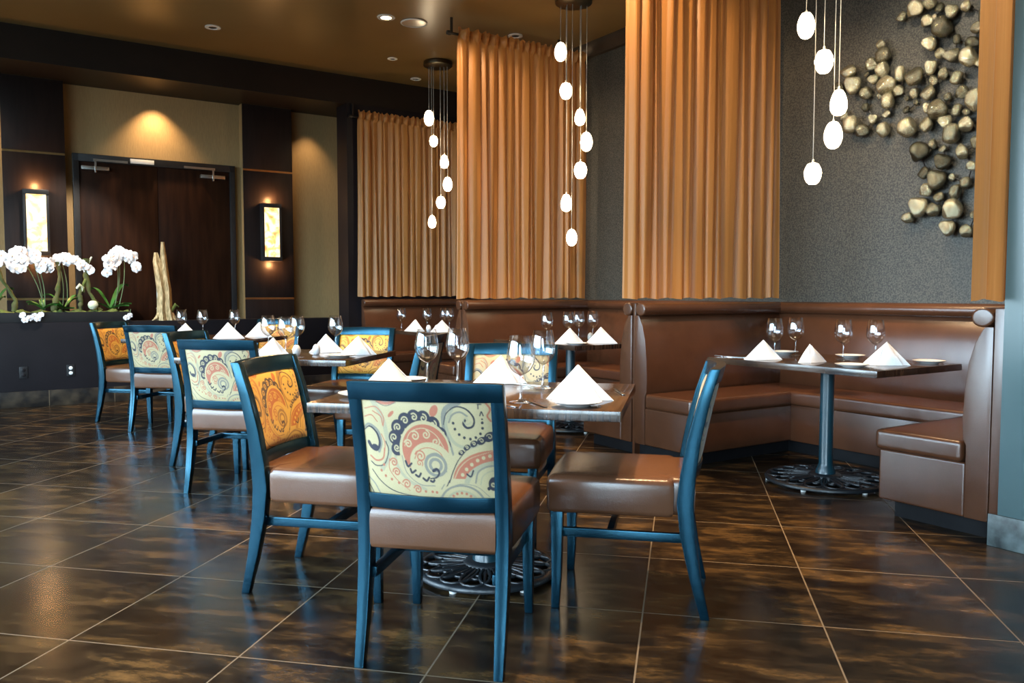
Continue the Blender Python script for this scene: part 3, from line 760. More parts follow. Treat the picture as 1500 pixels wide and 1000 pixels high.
# booth under the sculpture
glass(*rxy(4.28, 3.46), 'wine glass behind the first napkin in the booth under the sculpture')
glass(*rxy(4.54, 3.50), 'second wine glass from the left in the booth under the sculpture')
glass(*rxy(4.45, 3.08), 'third wine glass from the left in the booth under the sculpture')
glass(*rxy(4.55, 2.93), 'wine glass behind the largest napkin in the booth under the sculpture')
napkin(*rxy(4.10, 3.40), .1, 'napkin pyramid by the cutlery in the booth under the sculpture', ZT, .95)
napkin(*rxy(4.18, 3.10), .5, 'small napkin pyramid in the middle of the booth table under the sculpture', ZT, .85)
napkin(*rxy(4.36, 2.74), -.1, 'large napkin pyramid at the right of the booth table under the sculpture', ZT, 1.05)
plate(*rxy(4.62, 3.65), 'white plate behind two wine glasses in the booth under the sculpture')
plate(*rxy(4.70, 3.20), 'white plate in the middle between wine glasses in the booth under the sculpture')
plate(*rxy(4.10, 2.78), 'white plate in front of the largest napkin in the booth under the sculpture')
plate(*rxy(4.70, 2.68), 'white plate alone at the right edge of the booth table under the sculpture')
cutlery(FK, *rxy(4.08, 3.64), 1.2, 'steel fork at the left end of the booth table under the sculpture')
# middle booth
glass(*rxy(4.08, 5.68), 'wine glass seen over the front table glasses, leftmost in the middle booth')
glass(*rxy(4.37, 5.76), 'second wine glass from the left in the middle booth')
glass(*rxy(4.58, 5.88), 'third wine glass from the left in the middle booth')
glass(*rxy(4.66, 5.78), 'fourth wine glass, rightmost in the middle booth')
napkin(*rxy(4.08, 5.36), .2, 'napkin pyramid left of the grey shaker in the middle booth')
napkin(*rxy(4.33, 5.25), -.1, 'napkin pyramid right of the grey shaker in the middle booth', ZT, 1.05)
plate(*rxy(4.03, 5.20), 'white plate on the front edge of the middle booth table')
gs = make_shaker(M['grey_china'])
place_at(gs, (*rxy(4.46, 5.56), ZT), 0, 'grey egg shaped shaker between the napkins in the middle booth')
# booth by the shortest curtain
glass(*rxy(3.97, 8.30), 'lone wine glass left of the napkins in the booth by the shortest curtain')
glass(*rxy(4.20, 8.13), 'wine glass over the shakers in the booth by the shortest curtain')
glass(*rxy(4.42, 8.13), 'left one of two close wine glasses, booth by the shortest curtain')
glass(*rxy(4.40, 7.98), 'right one of two close wine glasses, booth by the shortest curtain')
napkin(*rxy(4.02, 8.08), -.2, 'napkin pyramid left of the shakers, booth by the shortest curtain')
napkin(*rxy(4.18, 7.75), .2, 'napkin pyramid right of the shakers, booth by the shortest curtain')
dup(sh, (*rxy(4.10, 7.90), ZT), 0, 'white egg shaped shaker, left of two in the booth by the shortest curtain')
dup(sh, (*rxy(4.18, 7.86), ZT), 0, 'white egg shaped shaker, right of two in the booth by the shortest curtain')

# ------------------------------------------------------------------ booths
UF = 3.97
def booth(v0, v1, label):
    """U-shaped banquette between the dividers at v0 and v1, open towards -u"""
    W = v1 - v0
    t = thing('booth_banquette', RM(UF, v0), A45, label, 'booth', 'leather booths along the flecked wall')
    D = UW - UF - .006                                  # depth to the wall
    prof = [(0, .09), (.112, .09), (.112, .44), (.128, .47), (.132, .56), (.126, .70), (.110, .84), (.082, .94), (.050, 1.00), (.040, 1.015), (0, 1.015)]
    roll = [(.052 + .052 * math.cos(q), 1.058 + .047 * math.sin(q)) for q in [2 * PI * i / 16 for i in range(16)]]
    sw = .58                                     # side seat to inner edge
    def cushion(pts_fn, name):
        return pts_fn
    # side backs along x (u), depth direction +y from v0 or -y from v1
    for s, y0 in ((1, .0), (-1, W)):
        P = [(y0 + s * d, z) for d, z in prof]; R_ = [(y0 + s * (d + .002), z) for d, z in roll]
        MB().prism(P, 'x', 0, D - .05).build('backrest', M['leather'], t, bevel=.006, angle=35)
        MB().prism(R_, 'x', 0, D - .05).build('head_roll', M['leather'], t, bevel=.012, seg=3, angle=50)
        a, b = sorted((y0 + s * .112, y0 + s * (sw - .02)))
        MB().box(.0, D - .12, a, b, .09, .355).build('bench_base', M['leather'], t, bevel=.012, seg=3)
        a, b = sorted((y0 + s * .125, y0 + s * sw))
        MB().box(-.015, D - .12, a, b, .355, .46).build('seat_cushion', M['leather'], t, bevel=.028, seg=4, angle=60)
        a, b = sorted((y0 + s * .0, y0 + s * (sw - .08)))
        MB().box(.06, D - .05, a, b, 0, .09).build('toe_kick', M['toe'], t)
    P = [(D - d, z) for d, z in prof]; R_ = [(D - d - .002, z) for d, z in roll]
    MB().prism(P, 'y', .02, W - .02).build('backrest', M['leather'], t, bevel=.006, angle=35)
    MB().prism(R_, 'y', .02, W - .02).build('head_roll', M['leather'], t, bevel=.006, angle=50)
    MB().box(1.03, D - .11, sw - .02, W - sw + .02, .09, .355).build('bench_base', M['leather'], t, bevel=.006)
    MB().box(1.005, D - .12, sw - .03, W - sw + .03, .355, .46).build('seat_cushion', M['leather'], t, bevel=.028, seg=4, angle=60)
    MB().box(1.09, D - .11, sw - .08, W - sw + .08, 0, .09).build('toe_kick', M['toe'], t)
    return t
booth(1.96, 4.445, 'brown leather booth under the pebble sculpture')
booth(4.475, 6.935, 'brown leather booth in the middle, between the two taller curtains')
booth(6.965, 9.425, 'brown leather booth beside the shortest curtain and the charcoal wall stub')
for k, (a, b) in enumerate(((1.90, 1.955), (4.448, 4.472), (6.938, 6.962), (9.428, 9.455))):
    struct('wall_divider_%d' % (k + 1), MB().box(UF + (.012 if k else -.0), UW, a, b, 0, 1.10), M['leather'], label='low leather clad divider between booths', bevel=.002)

# ------------------------------------------------------------------ curtains
def curtain(u0, u1, v, z0, z1, wl, amp, seed, label):
    r = random.Random(seed); NU, NZ = 560, 40
    ph = [0]; 
    # irregular pleats: cumulative phase with random local wavelength
    steps = []; w = wl
    for i in range(NU):
        if i % 18 == 0: w = wl * r.uniform(.65, 1.5)
        ph.append(ph[-1] + 2 * PI * (u1 - u0) / NU / w)
    knots = [r.uniform(.6, 1.25) for _ in range(NU // 20 + 3)]
    def am(i): q = i / 20; k = int(q); f = q - k; return knots[k] * (1 - f) + knots[k + 1] * f
    zs = [0, .012, .03] + [.06 + .86 * k / (NZ - 12) for k in range(NZ - 11)] + [.945, .952, .958, .962, .968, .976, .985, .993, 1.0]
    Hh = z1 - z0
    vs = []; n = NU + 1
    zsx = sorted(set(zs))
    # header band is 8 cm tall whatever the drop
    hb = .105 / Hh
    zsx = [q for q in zsx if q < 1 - 2 * hb] + [1 - 1.9 * hb, 1 - 1.5 * hb, 1 - 1.2 * hb, 1 - hb, 1 - .85 * hb, 1 - .65 * hb, 1 - .4 * hb, 1 - .2 * hb, 1.0]
    for q in zsx:
        z = z0 + Hh * q; top = (1 - q) / hb
        for i in range(n):
            u = u0 + (u1 - u0) * i / NU
            p = ph[i]
            fold = -(1.9 * abs(math.sin(.5 * p)) ** .75 - 1.1) + .30 * math.sin(.37 * p + seed) + .12 * math.sin(1.9 * p + 1)
            a = amp * am(i)
            drift = .012 * math.sin(2.2 * q + .35 * p) 
            if top > 1.0:
                k = min(1, (top - 1) / 1.2); y = a * (.45 + .55 * k) * fold + drift
                x = u + .010 * math.sin(p * .5 + 3 * q)
            else:
                k = 1 - abs(2 * top - 1)
                y = a * (.5 + 1.3 * k) * math.sin(p + .9 * top) * 1.2 + .35 * a * math.sin(2.7 * p)
                x = u + .024 * k * math.sin(p + 1.2)
            zz = z + (.007 * math.sin(p * .5 + seed) if q < .01 else 0) + (.012 * math.sin(1.3 * p) if q > .999 else 0)
            # loose edges hang a little out
            vs.append((x + (.02 * (1 - q) * (-1 if i < 30 else 1) if i < 4 or i > NU - 4 else 0), y, zz))
    m = len(zsx)
    fs = [(k * n + i, k * n + i + 1, (k + 1) * n + i + 1, (k + 1) * n + i) for k in range(m - 1) for i in range(NU)]
    o = MB(); o.add(vs, fs)
    ob = o.build('curtain', M['curtain'], angle=80)
    ob.location = RM(0, v, 0); ob.rotation_euler = (0, 0, A45)
    tag(ob, label, 'curtain', 'copper satin curtains above the dividers')
    return ob
curtain(3.93, 5.46, 9.375, 1.135, 3.37, .085, .022, 3, 'shortest copper curtain, hanging below the dark soffit')
curtain(3.93, 5.46, 6.93, 1.125, 3.70, .095, .024, 5, 'tall copper curtain with ruffled top behind the longest pendant cluster')
curtain(3.90, 5.50, 4.45, 1.135, 3.74, .115, .028, 9, 'broad copper curtain running out of the picture top, over the front divider')
curtain(3.73, 5.48, 1.925, 1.14, 3.74, .12, .011, 12, 'narrow strip of copper curtain beside the blue grey wall')
def rod(v, z, label):
    t = thing('curtain_rod', RM(3.86, v, z), A45, label, 'curtain rod', 'black curtain rods')
    MB().tube([(0, 0, 0), (UW - 3.86 - .01, 0, 0)], .013, 10).build('rod', M['rod'], t)
    MB().lathe([(0, -.03), (.02, -.02), (.024, 0), (.02, .02), (0, .03)], 14).build('finial', M['rod'], t).rotation_euler = (0, PI / 2, 0)
    return t
def hanger(t, top, us):
    for x in us:
        MB().box(x - .012, x + .012, -.006, .006, 0, top).build('ceiling_bracket', M['rod'], t)
hanger(rod(9.435, 3.30, 'black curtain rod carrying the shortest curtain'), .158, (.03, 1.3))
hanger(rod(6.985, 3.65, 'black curtain rod with end bracket over the tall ruffled curtain'), .148, (.03, 1.3))

# ------------------------------------------------------------------ pendants
def pendants(u, v, drops, label, zc=ZC):
    t = thing('pendant_cluster', RM(u, v, zc), A45, label, 'pendant light', 'pendant clusters over the booth tables')
    MB().lathe([(0, 0), (.16, 0), (.165, -.01), (.165, -.045), (.15, -.055), (0, -.055)], 36).build('canopy', M['bronze'], t)
    for k, (du, dv, dz, sc) in enumerate(drops):
        MB().tube([(du, dv, -.05), (du, dv, dz + .085 * sc)], .0026, 6).build('cord', M['cord'], t)
        r = random.Random(k * 7 + int(u * 100)); n = 20; sh = k % 3
        prof = [(.012, .083), (.026, .078), (.040, .058), (.051, .028), (.055, .0), (.053, -.025), (.045, -.052), (.032, -.072), (.014, -.082), (.004, -.083)]
        if sh == 1: prof = [(.012, .076), (.036, .066), (.052, .036), (.058, .006), (.052, -.03), (.040, -.055), (.026, -.068), (.004, -.070)]
        if sh == 2: prof = [(.010, .080), (.024, .074), (.036, .054), (.047, .022), (.052, -.008), (.050, -.04), (.038, -.066), (.018, -.078), (.004, -.080)]
        MB().lathe([(a * sc, b * sc) for a, b in prof], n, (du, dv, dz), cap=True).build('glass_shade', M['shade'], t, angle=80)
        MB().lathe([(.007, .078 * sc), (.009, .088 * sc), (.006, .098 * sc), (.003, .10 * sc)], 10, (du, dv, dz)).build('cord_grip', M['cord'], t)
    return t
def rel(u0, v0, L): return [(a - u0, b - v0, z - ZC, s) for a, b, z, s in L]
pendants(4.50, 8.40, rel(4.50, 8.40, [(4.434, 8.50, 3.18, 1.05), (4.471, 8.46, 2.915, .85), (4.56, 8.37, 2.68, .95), (4.58, 8.33, 2.42, .98), (4.528, 8.40, 2.215, .95), (4.435, 8.44, 1.995, .9)]), 'pendant cluster of six glowing drops before the shortest curtain')
pendants(4.56, 5.95, rel(4.56, 5.95, [(4.505, 6.07, 3.35, 1), (4.545, 6.04, 3.00, 1), (4.64, 5.955, 2.763, .92), (4.68, 5.91, 2.541, 1.02), (4.63, 5.93, 2.282, 1.02), (4.512, 5.985, 1.99, .98), (4.544, 5.945, 1.676, .9)]), 'pendant cluster of seven glowing drops before the tall curtain')
pendants(4.60, 3.40, rel(4.60, 3.40, [(4.543, 3.47, 2.894, 1), (4.631, 3.395, 2.661, 1.02), (4.66, 3.30, 2.388, 1.02), (4.695, 3.36, 2.195, 1.05), (4.549, 3.40, 1.94, .95), (4.50, 3.33, 3.2, 1)]), 'pendant cluster of glowing drops before the pebble sculpture')

# ------------------------------------------------------------------ wall sculpture
PEB = [(3.557,2.954,.034,.034),(3.533,2.872,.065,.048),(3.632,2.827,.049,.049),(3.541,2.773,.051,.053),(3.67,2.767,.024,.025),(3.612,2.721,.04,.039),(3.493,2.652,.073,.067),(3.4,2.713,.041,.052),(3.419,2.596,.039,.04),(3.666,2.631,.049,.044),(3.794,2.81,.068,.05),(3.769,2.714,.062,.07),(3.895,2.721,.047,.036),(3.485,2.54,.052,.053),(3.568,2.59,.019,.024),(3.674,2.532,.031,.03),(3.506,2.453,.032,.031),(3.614,2.44,.033,.039),(3.831,2.491,.035,.046),(3.767,2.42,.068,.06),(3.687,2.362,.055,.048),(3.518,2.344,.047,.053),(3.278,2.658,.064,.067),(3.183,2.711,.038,.055),(3.096,2.646,.035,.041),(3.001,2.598,.045,.043),(3.166,2.611,.03,.037),(3.3,2.56,.032,.036),(3.192,2.534,.053,.054),(3.362,2.537,.018,.021),(3.292,2.494,.018,.021),(3.066,2.488,.032,.027),(2.968,2.494,.045,.046),(2.869,2.43,.065,.072),(3.357,2.454,.025,.028),(3.196,2.443,.034,.039),(3.112,2.409,.07,.069),(2.997,2.388,.036,.04),(2.94,2.362,.027,.025),(3.333,2.327,.068,.068),(3.198,2.323,.046,.056),(3.07,2.324,.044,.05),(2.93,2.283,.049,.049),(3.019,2.235,.064,.063),(3.297,3.125,.059,.06),(3.201,3.143,.048,.041),(3.131,3.087,.036,.036),(3.049,3.046,.041,.049),(2.955,3.05,.034,.037),(3.174,3.045,.021,.02),(3.226,3.027,.043,.041),(3.106,2.954,.069,.072),(3.406,3.104,.041,.038),(3.197,2.871,.046,.055),(3.124,2.788,.036,.036),(3.016,2.855,.029,.031),(2.916,2.808,.051,.035),(2.922,2.713,.057,.066),(2.855,2.667,.036,.037),(3.04,2.754,.055,.045),(2.884,2.891,.035,.037),(2.835,2.964,.038,.052),(3.245,2.145,.068,.067),(3.158,2.188,.029,.035),(3.085,2.145,.03,.026),(3.083,2.063,.058,.053),(2.947,2.107,.04,.052),(2.865,2.153,.035,.042),(2.896,2.007,.037,.031),(2.831,2.038,.026,.044),(3.208,1.996,.041,.045),(3.117,1.948,.061,.069),(3.021,1.948,.023,.025),(2.925,1.904,.043,.034),(3.191,1.878,.046,.047),(2.984,1.847,.038,.053),(3.097,1.822,.038,.037),(3.237,1.775,.063,.073),(3.136,1.743,.047,.046),(3.106,1.754,.014,.023),(3.003,1.727,.068,.071),(3.314,1.701,.047,.036),(2.863,1.686,.028,.029),(3.027,1.615,.051,.057),(2.908,1.584,.043,.043),(3.164,1.94,.029,.028)]
ws = thing('wall_sculpture', RM(UW, 3.2, 2.4), A45, 'cluster of gold and silver metal pebbles mounted on the flecked wall', 'sculpture')
def nugget(seed):
    r = random.Random(seed); bm = bmesh.new(); bmesh.ops.create_icosphere(bm, subdivisions=3, radius=1)
    pl = [(Vector((r.gauss(0, 1), r.gauss(0, 1), r.gauss(0, 1))).normalized(), r.uniform(.62, .88)) for _ in range(9)]
    for v in bm.verts:
        for n, d in pl:
            e = v.co.dot(n)
            if e > d: v.co -= n * (e - d) * .85
        v.co *= 1.10
    mb = MB(); bm.verts.ensure_lookup_table(); mb.add([v.co[:] for v in bm.verts], [[v.index for v in f.verts] for f in bm.faces]); bm.free()
    o = mb.build('metal_pebble', M['pebble'], ws, angle=80); return o
NUG = [nugget(s) for s in range(6)]
for k, (v, z, a, b) in enumerate(PEB):
    o = NUG[k] if k < 6 else NUG[k % 6].copy()
    if k >= 6: COL.objects.link(o); o.parent = ws
    dpt = (a + b) / 2 * .8
    o.location = (-.02 - dpt * rnd.uniform(.85, 1.25), v - 3.2, z - 2.4); o.scale = (dpt, a, b); o.rotation_euler = (rnd.uniform(-.4, .4), 0, 0)
wm = MB()
for i, (v, z, a, b) in enumerate(PEB):
    near = sorted(range(len(PEB)), key=lambda j: (PEB[j][0] - v) ** 2 + (PEB[j][1] - z) ** 2)[1:3]
    for j in near:
        if j > i: wm.tube([(-.03, v - 3.2, z - 2.4), (-.025, PEB[j][0] - 3.2, PEB[j][1] - 2.4)], .004, 5)
    wm.tube([(-.05, v - 3.2, z - 2.4), (0, v - 3.2, z - 2.4)], .005, 5)
wm.build('mounting_wire', M['black'], ws)

# ------------------------------------------------------------------ sconces
def sconce(u, label):
    t = thing('wall_sconce', RM(u, 10.145, 1.92), A45, label, 'wall sconce', 'onyx wall sconces on the dark piers')
    MB().box(-.12, .12, -.014, 0, -.35, .35).build('back_plate', M['black'], t, bevel=.003)
    MB().box(-.092, .092, -.09, -.014, -.30, .30).build('onyx_diffuser', M['onyx'], t, bevel=.004)
    for s in (-1, 1):
        MB().box(-.118, .118, -.105, -.014, s * .325 - .025, s * .325 + .025).build('cap', M['black'], t, bevel=.003)
    for s in (-1, 1):
        MB().box(s * .105 - .012, s * .105 + .012, -.095, -.014, -.30, .30).build('side_rail', M['black'], t, bevel=.002)
    return t
sconce(.58, 'glowing onyx sconce on the dark pier behind the white orchids')
sconce(3.08, 'glowing onyx sconce on the dark pier right of the double door')
for u in (.58, 3.08):
    for z in (2.325, 1.515):
        light('sconce_spill', 'POINT', RM(u, 10.06, z), 9, (1, .50, .18), shadow_soft_size=.03)

# ------------------------------------------------------------------ ceiling fittings
def downlight(u, v, lit, label, r=.075):
    t = thing('recessed_downlight', RM(u, v, ZC), A45, label, 'downlight', 'small round ceiling fittings')
    MB().lathe([(r * .55, .0), (r * .6, -.008), (r, -.006), (r, 0), (r * .55, 0)], 28).build('trim_ring', M['white_plastic'], t)
    MB().lathe([(0, -.004), (r * .5, -.004), (r * .56, 0), (0, 0)], 24).build('lamp_lens', M['lamp'] if lit else M['black'], t)
downlight(3.37, 7.33, True, 'lit recessed downlight beside the round ceiling speaker', .085)
downlight(2.06, 8.54, False, 'unlit recessed downlight alone above the double door')
downlight(4.71, 7.12, False, 'unlit recessed downlight above the tall ruffled curtain')
downlight(4.01, 8.56, False, 'unlit small downlight left of the six drop pendant canopy', .055)
downlight(4.62, 9.20, False, 'unlit downlight close to the soffit, beyond the six drop pendant', .065)
t = thing('ceiling_speaker', RM(3.66, 7.32, ZC), A45, 'round grey ceiling speaker grille beside the lit downlight', 'speaker')
MB().lathe([(.115, 0), (.13, -.004), (.13, -.010), (.118, -.014), (.115, -.010)], 32).build('rim', M['white_plastic'], t)
MB().lathe([(0, -.012), (.08, -.012), (.116, -.008), (.116, 0), (0, 0)], 32).build('grille', M['alu'], t)

# ------------------------------------------------------------------ orchids in the trough
TZ = .985
tr = thing('planter_trough', RM(.1, 9.90, .8705), A45, 'long black trough of orchids on the low charcoal wall', 'planter')
MB().box(-2.2, 1.33, -.11, .11, 0, .105).build('box', M['trough'], tr, bevel=.003)
mm = MB(); r = random.Random(4)
NX = 180
rows = [[(-2.18 + 3.49 * i / NX, -.10 + .2 * j / 8, .100 + .028 * r.random() * (1 if 0 < j < 8 else .4) + .014 * math.sin(i * .7) * (1 if 0 < j < 8 else 0)) for i in range(NX + 1)] for j in range(9)]
vs = [p for row in rows for p in row]; n = NX + 1
mm.add(vs, [(j * n + i, j * n + i + 1, (j + 1) * n + i + 1, (j + 1) * n + i) for j in range(8) for i in range(NX)])
mo = mm.build('moss_bed', M['moss'], tr); mo['kind'] = 'stuff'

def blossom_mesh():
    mb = MB()
    def petal(ang, L, w, tilt):
        n, m = 6, 4; vs = []
        for i in range(n + 1):
            a = i / n; hw = w * (math.sin(PI * min(1, .12 + a * .80)) ** .7) 
            for j in range(m + 1):
                b = 2 * j / m - 1
                x = b * hw; y = a * L; z = tilt * a * L - .15 * L * b * b * a + .004
                vs.append((x * math.cos(ang) - y * math.sin(ang), -z, x * math.sin(ang) + y * math.cos(ang)))
        mb.add(vs, [(i * (m + 1) + j, i * (m + 1) + j + 1, (i + 1) * (m + 1) + j + 1, (i + 1) * (m + 1) + j) for i in range(n) for j in range(m)])
    for k, (L, w) in enumerate(((.042, .017), (.046, .030), (.042, .017), (.042, .017), (.046, .030))):
        petal((0, 1.35, 2.5, -2.5, -1.35)[k], L, w, .18)
    return mb
def lip_mesh(): return MB().lathe([(0, -.006), (.006, -.003), (.007, .004), (.003, .011), (0, .012)], 10)
BL = None
def orchid(u, v, sprays, leaves, label):
    """sprays: list of (base du, apex du, apex z, list of blossom (du, dv, z))"""
    global BL
    t = thing('potted_orchid', RM(u, v, TZ), A45, label, 'orchid', 'white orchids in the trough')
    for bu, pts in sprays[0]:
        MB().tube(pts, [.0045] * (len(pts) - 1) + [.002], 7).build('flower_stem', M['stem'], t)
    for a, L, w, lift in leaves:
        n, m = 10, 4; vs = []
        for i in range(n + 1):
            q = i / n; hw = w * math.sin(PI * min(.97, .10 + .87 * q)) ** .8
            rr = L * q; zz = lift * math.sin(PI * .62 * q) * 1.1
            for j in range(m + 1):
                b = 2 * j / m - 1
                vs.append((rr * math.cos(a) - b * hw * math.sin(a), rr * math.sin(a) + b * hw * math.cos(a), .02 + zz + abs(b) * .012))
        k = len(vs); vs += [(x, y, z - .003) for x, y, z in vs]
        fs = [(i * (m + 1) + j, i * (m + 1) + j + 1, (i + 1) * (m + 1) + j + 1, (i + 1) * (m + 1) + j) for i in range(n) for j in range(m)]
        fs += [tuple(x + k for x in reversed(f)) for f in fs]
        MB().add(vs, fs).build('leaf', M['leaf'], t, angle=70)
    for du, dv, z in sprays[1]:
        if BL is None:
            BL = blossom_mesh().build('blossom', M['petal'], t, angle=80); lp = lip_mesh().build('lip', M['lip'], BL); lp.location = (0, -.012, -.004); o = BL
        else:
            o = BL.copy(); COL.objects.link(o); o.parent = t
            for c in BL.children: d = c.copy(); COL.objects.link(d); d.parent = o
        o.location = (du, dv, z - TZ); s = rnd.uniform(1.05, 1.35); o.scale = (s, s, s)
        o.rotation_euler = (rnd.uniform(-.35, .25), rnd.uniform(-.6, .6), rnd.uniform(-.7, .7) )
    return t
def spray(base, apex, end, n, sag=.05, jit=.03):
    """arching stem from base to apex to drooping end; blossoms hang along its upper part"""
    b, a, e = Vector(base), Vector(apex), Vector(end)
    pts = []
    for k in range(9): q = k / 8; pts.append(tuple(b * (1 - q) + a * q + Vector((.03 * math.sin(PI * q), 0, 0))))
    fl = []
    for k in range(1, 7):
        q = k / 6; p = a * (1 - q) + e * q; p.z += sag * math.sin(PI * q); pts.append(tuple(p))
    for k in range(n):
        q = k / max(1, n - 1); p = a * (1 - q) + e * q; p.z += sag * math.sin(PI * q)
        fl.append((p.x + rnd.uniform(-jit, jit), p.y - .025 + rnd.uniform(-.02, .02), p.z + TZ - .01 + rnd.uniform(-jit, jit)))
    return (0, pts), fl
def plant(u, v, specs, leaves, label):
    st, fl = [], []
    for s in specs:
        a, b = spray(*s); st.append(a); fl += b
    return orchid(u, v, (st, fl), leaves, label)
plant(.60, 9.90, [((.0, 0, .02), (-.10, -.02, .58), (-.36, -.03, .52), 15, .06, .045), ((.02, 0, .02), (-.06, -.04, .56), (.06, -.04, .44), 12, .03, .05), ((.01, .0, .02), (-.16, -.05, .52), (-.26, -.05, .42), 10, .02, .05)],
      [(.4, .17, .032, .05), (2.7, .16, .032, .07), (-.6, .15, .03, .04), (3.6, .15, .03, .05), (1.6, .10, .03, .09)], 'white orchid with a wide bloom cluster before the onyx sconce')
plant(.80, 9.91, [((.02, 0, .02), (-.02, 0, .56), (.21, -.03, .46), 13, .03, .03), ((-.02, 0, .02), (-.05, .0, .55), (-.12, -.03, .48), 4, .02, .03)],
      [(.5, .18, .035, .13), (2.8, .2, .035, .14), (-.9, .14, .04, .01), (-2.0, .16, .04, .02), (.0, .15, .035, .10), (3.8, .16, .03, .05)], 'white orchid with a flat arching spray, second from the sconce')
plant(1.24, 9.90, [((.04, 0, .02), (.10, 0, .64), (-.01, -.03, .52), 13, .04, .035), ((.08, 0, .02), (.15, 0, .63), (.26, -.03, .48), 12, .04, .035), ((.04, 0, .02), (.07, -.02, .60), (.0, -.05, .44), 6, .02, .03)],
      [(.55, .24, .040, .24), (2.6, .22, .040, .20), (.1, .22, .022, .05), (-.5, .20, .022, .03), (3.4, .18, .03, .05), (.9, .2, .022, .06)], 'white orchid with a rounded double spray before the double door')
plant(.16, 9.90, [((-.02, 0, .02), (-.10, 0, .50), (-.25, -.02, .46), 4, .03, .03)], [(.35, .20, .035, .20), (.8, .16, .035, .12), (2.6, .2, .035, .2), (3.6, .2, .03, .1)], 'leafy orchid at the cut off end of the trough')

def stick(name, pts, rads, mat, u, v, z, label, cat, group=None, extra=None):
    t = thing(name, RM(u, v, z), A45, label, cat, group)
    r = random.Random(len(label)); P = [Vector(p) for p in pts]; path, rad = [], []
    for i in range(len(P) - 1):
        for k in range(5):
            q = k / 5; path.append(tuple(P[i] * (1 - q) + P[i + 1] * q + Vector((r.uniform(-.004, .004), r.uniform(-.004, .004), 0)))); rad.append((rads[i] * (1 - q) + rads[i + 1] * q) * r.uniform(.55, 1.1))
    path.append(pts[-1]); rad.append(rads[-1])
    MB().tube(path, rad, 9).build('trunk', mat, t, angle=70)
    if extra:
        for nm, pp, rr, m in extra: MB().tube(pp, rr, 8).build(nm, m, t, angle=70)
    return t
stick('mossy_branch', [(0, 0, 0), (.02, 0, .12), (-.10, 0, .34), (-.16, 0, .58)], [.035, .022, .02, .018], M['mossy'], .34, 9.92, TZ, 'mossy branch leaning over the leafy end of the trough', 'branch', 'mossy branches in the trough')
stick('mossy_branch', [(0, 0, 0), (.04, 0, .20), (.06, 0, .36), (.05, 0, .52)], [.04, .028, .024, .03], M['mossy'], .70, 9.87, TZ, 'mossy branch rising between the two left orchid clusters', 'branch', 'mossy branches in the trough')
stick('mossy_branch', [(0, 0, 0), (-.10, 0, .20), (-.13, 0, .38), (-.12, 0, .56)], [.028, .022, .035, .04], M['mossy'], 1.14, 9.88, TZ, 'thick mossy branch beside the orchid before the door', 'branch', 'mossy branches in the trough',
      [('twig', [(-.12, 0, .36), (-.16, -.02, .28), (-.155, -.02, .2)], [.02, .015, .008], M['moss']), ('twig', [(-.11, 0, .50), (-.07, -.02, .58)], [.014, .010], M['shell'])])
stick('mossy_branch', [(0, 0, 0), (.01, 0, .10), (.0, 0, .17), (.02, 0, .26)], [.026, .022, .026, .016], M['mossy'], .945, 9.86, TZ, 'short mossy stump with a pale tip in the trough', 'branch', 'mossy branches in the trough',
      [('pale_tip', [(-.03, -.01, .24), (.0, -.02, .28), (.03, -.01, .25), (.02, -.01, .21)], [.014, .018, .016, .01], M['shell'])])
t = tag(MB().lathe([(0, -.05), (.03, -.042), (.048, -.018), (.052, .004), (.044, .03), (.026, .046), (0, .05)], 20).build('pale_gourd', M['shell'], angle=80), 'round pale gourd lying on the moss beside the thick branch', 'gourd')
t.location = RM(1.065, 9.82, TZ + .062)
# driftwood
dw = thing('driftwood', RM(1.80, 9.89, .87), A45, 'tall forked driftwood standing on the low wall before the door', 'driftwood')
def rough_tube(path, rad, n, seed):
    r = random.Random(seed); m = MB(); rings = []
    ph = [r.uniform(0, 6) for _ in range(4)]
    for i, p in enumerate(path):
        rings.append([(p[0] + rad[i] * (1 + .22 * math.sin(3 * a + ph[0] + .2 * i) + .12 * math.sin(7 * a + ph[1])) * math.cos(a), p[1] + rad[i] * (1 + .22 * math.sin(3 * a + ph[0] + .2 * i) + .12 * math.sin(5 * a + ph[2])) * math.sin(a), p[2]) for a in [2 * PI * k / n for k in range(n)]])
    return m.loft(rings)
rough_tube([(-.02, 0, 0), (-.03, 0, .12), (-.02, 0, .3), (-.05, 0, .5), (-.08, 0, .66), (-.085, 0, .76)], [.075, .06, .06, .052, .04, .018], 14, 1).build('trunk', M['drift'], dw, angle=60)
rough_tube([(.035, 0, 0), (.02, 0, .15), (.02, 0, .35), (.0, 0, .55), (-.005, 0, .74), (-.01, 0, .88)], [.07, .056, .05, .042, .03, .016], 14, 2).build('trunk', M['drift'], dw, angle=60)
for a, b in (((-.05, 0, .10), (-.14, -.03, .0)), ((.0, 0, .1), (.02, -.07, 0)), ((.04, 0, .12), (.13, -.02, 0)), ((.03, 0, .14), (.10, -.06, .0))):
    MB().tube([a, tuple((Vector(a) + Vector(b)) / 2 + Vector((0, 0, -.02))), b], [.03, .02, .008], 8).build('root', M['drift'], dw, angle=60)
MB().tube([(.06, -.02, .1), (.11, -.03, .18), (.14, -.03, .15)], [.016, .02, .006], 8).build('moss_tuft', M['moss'], dw)
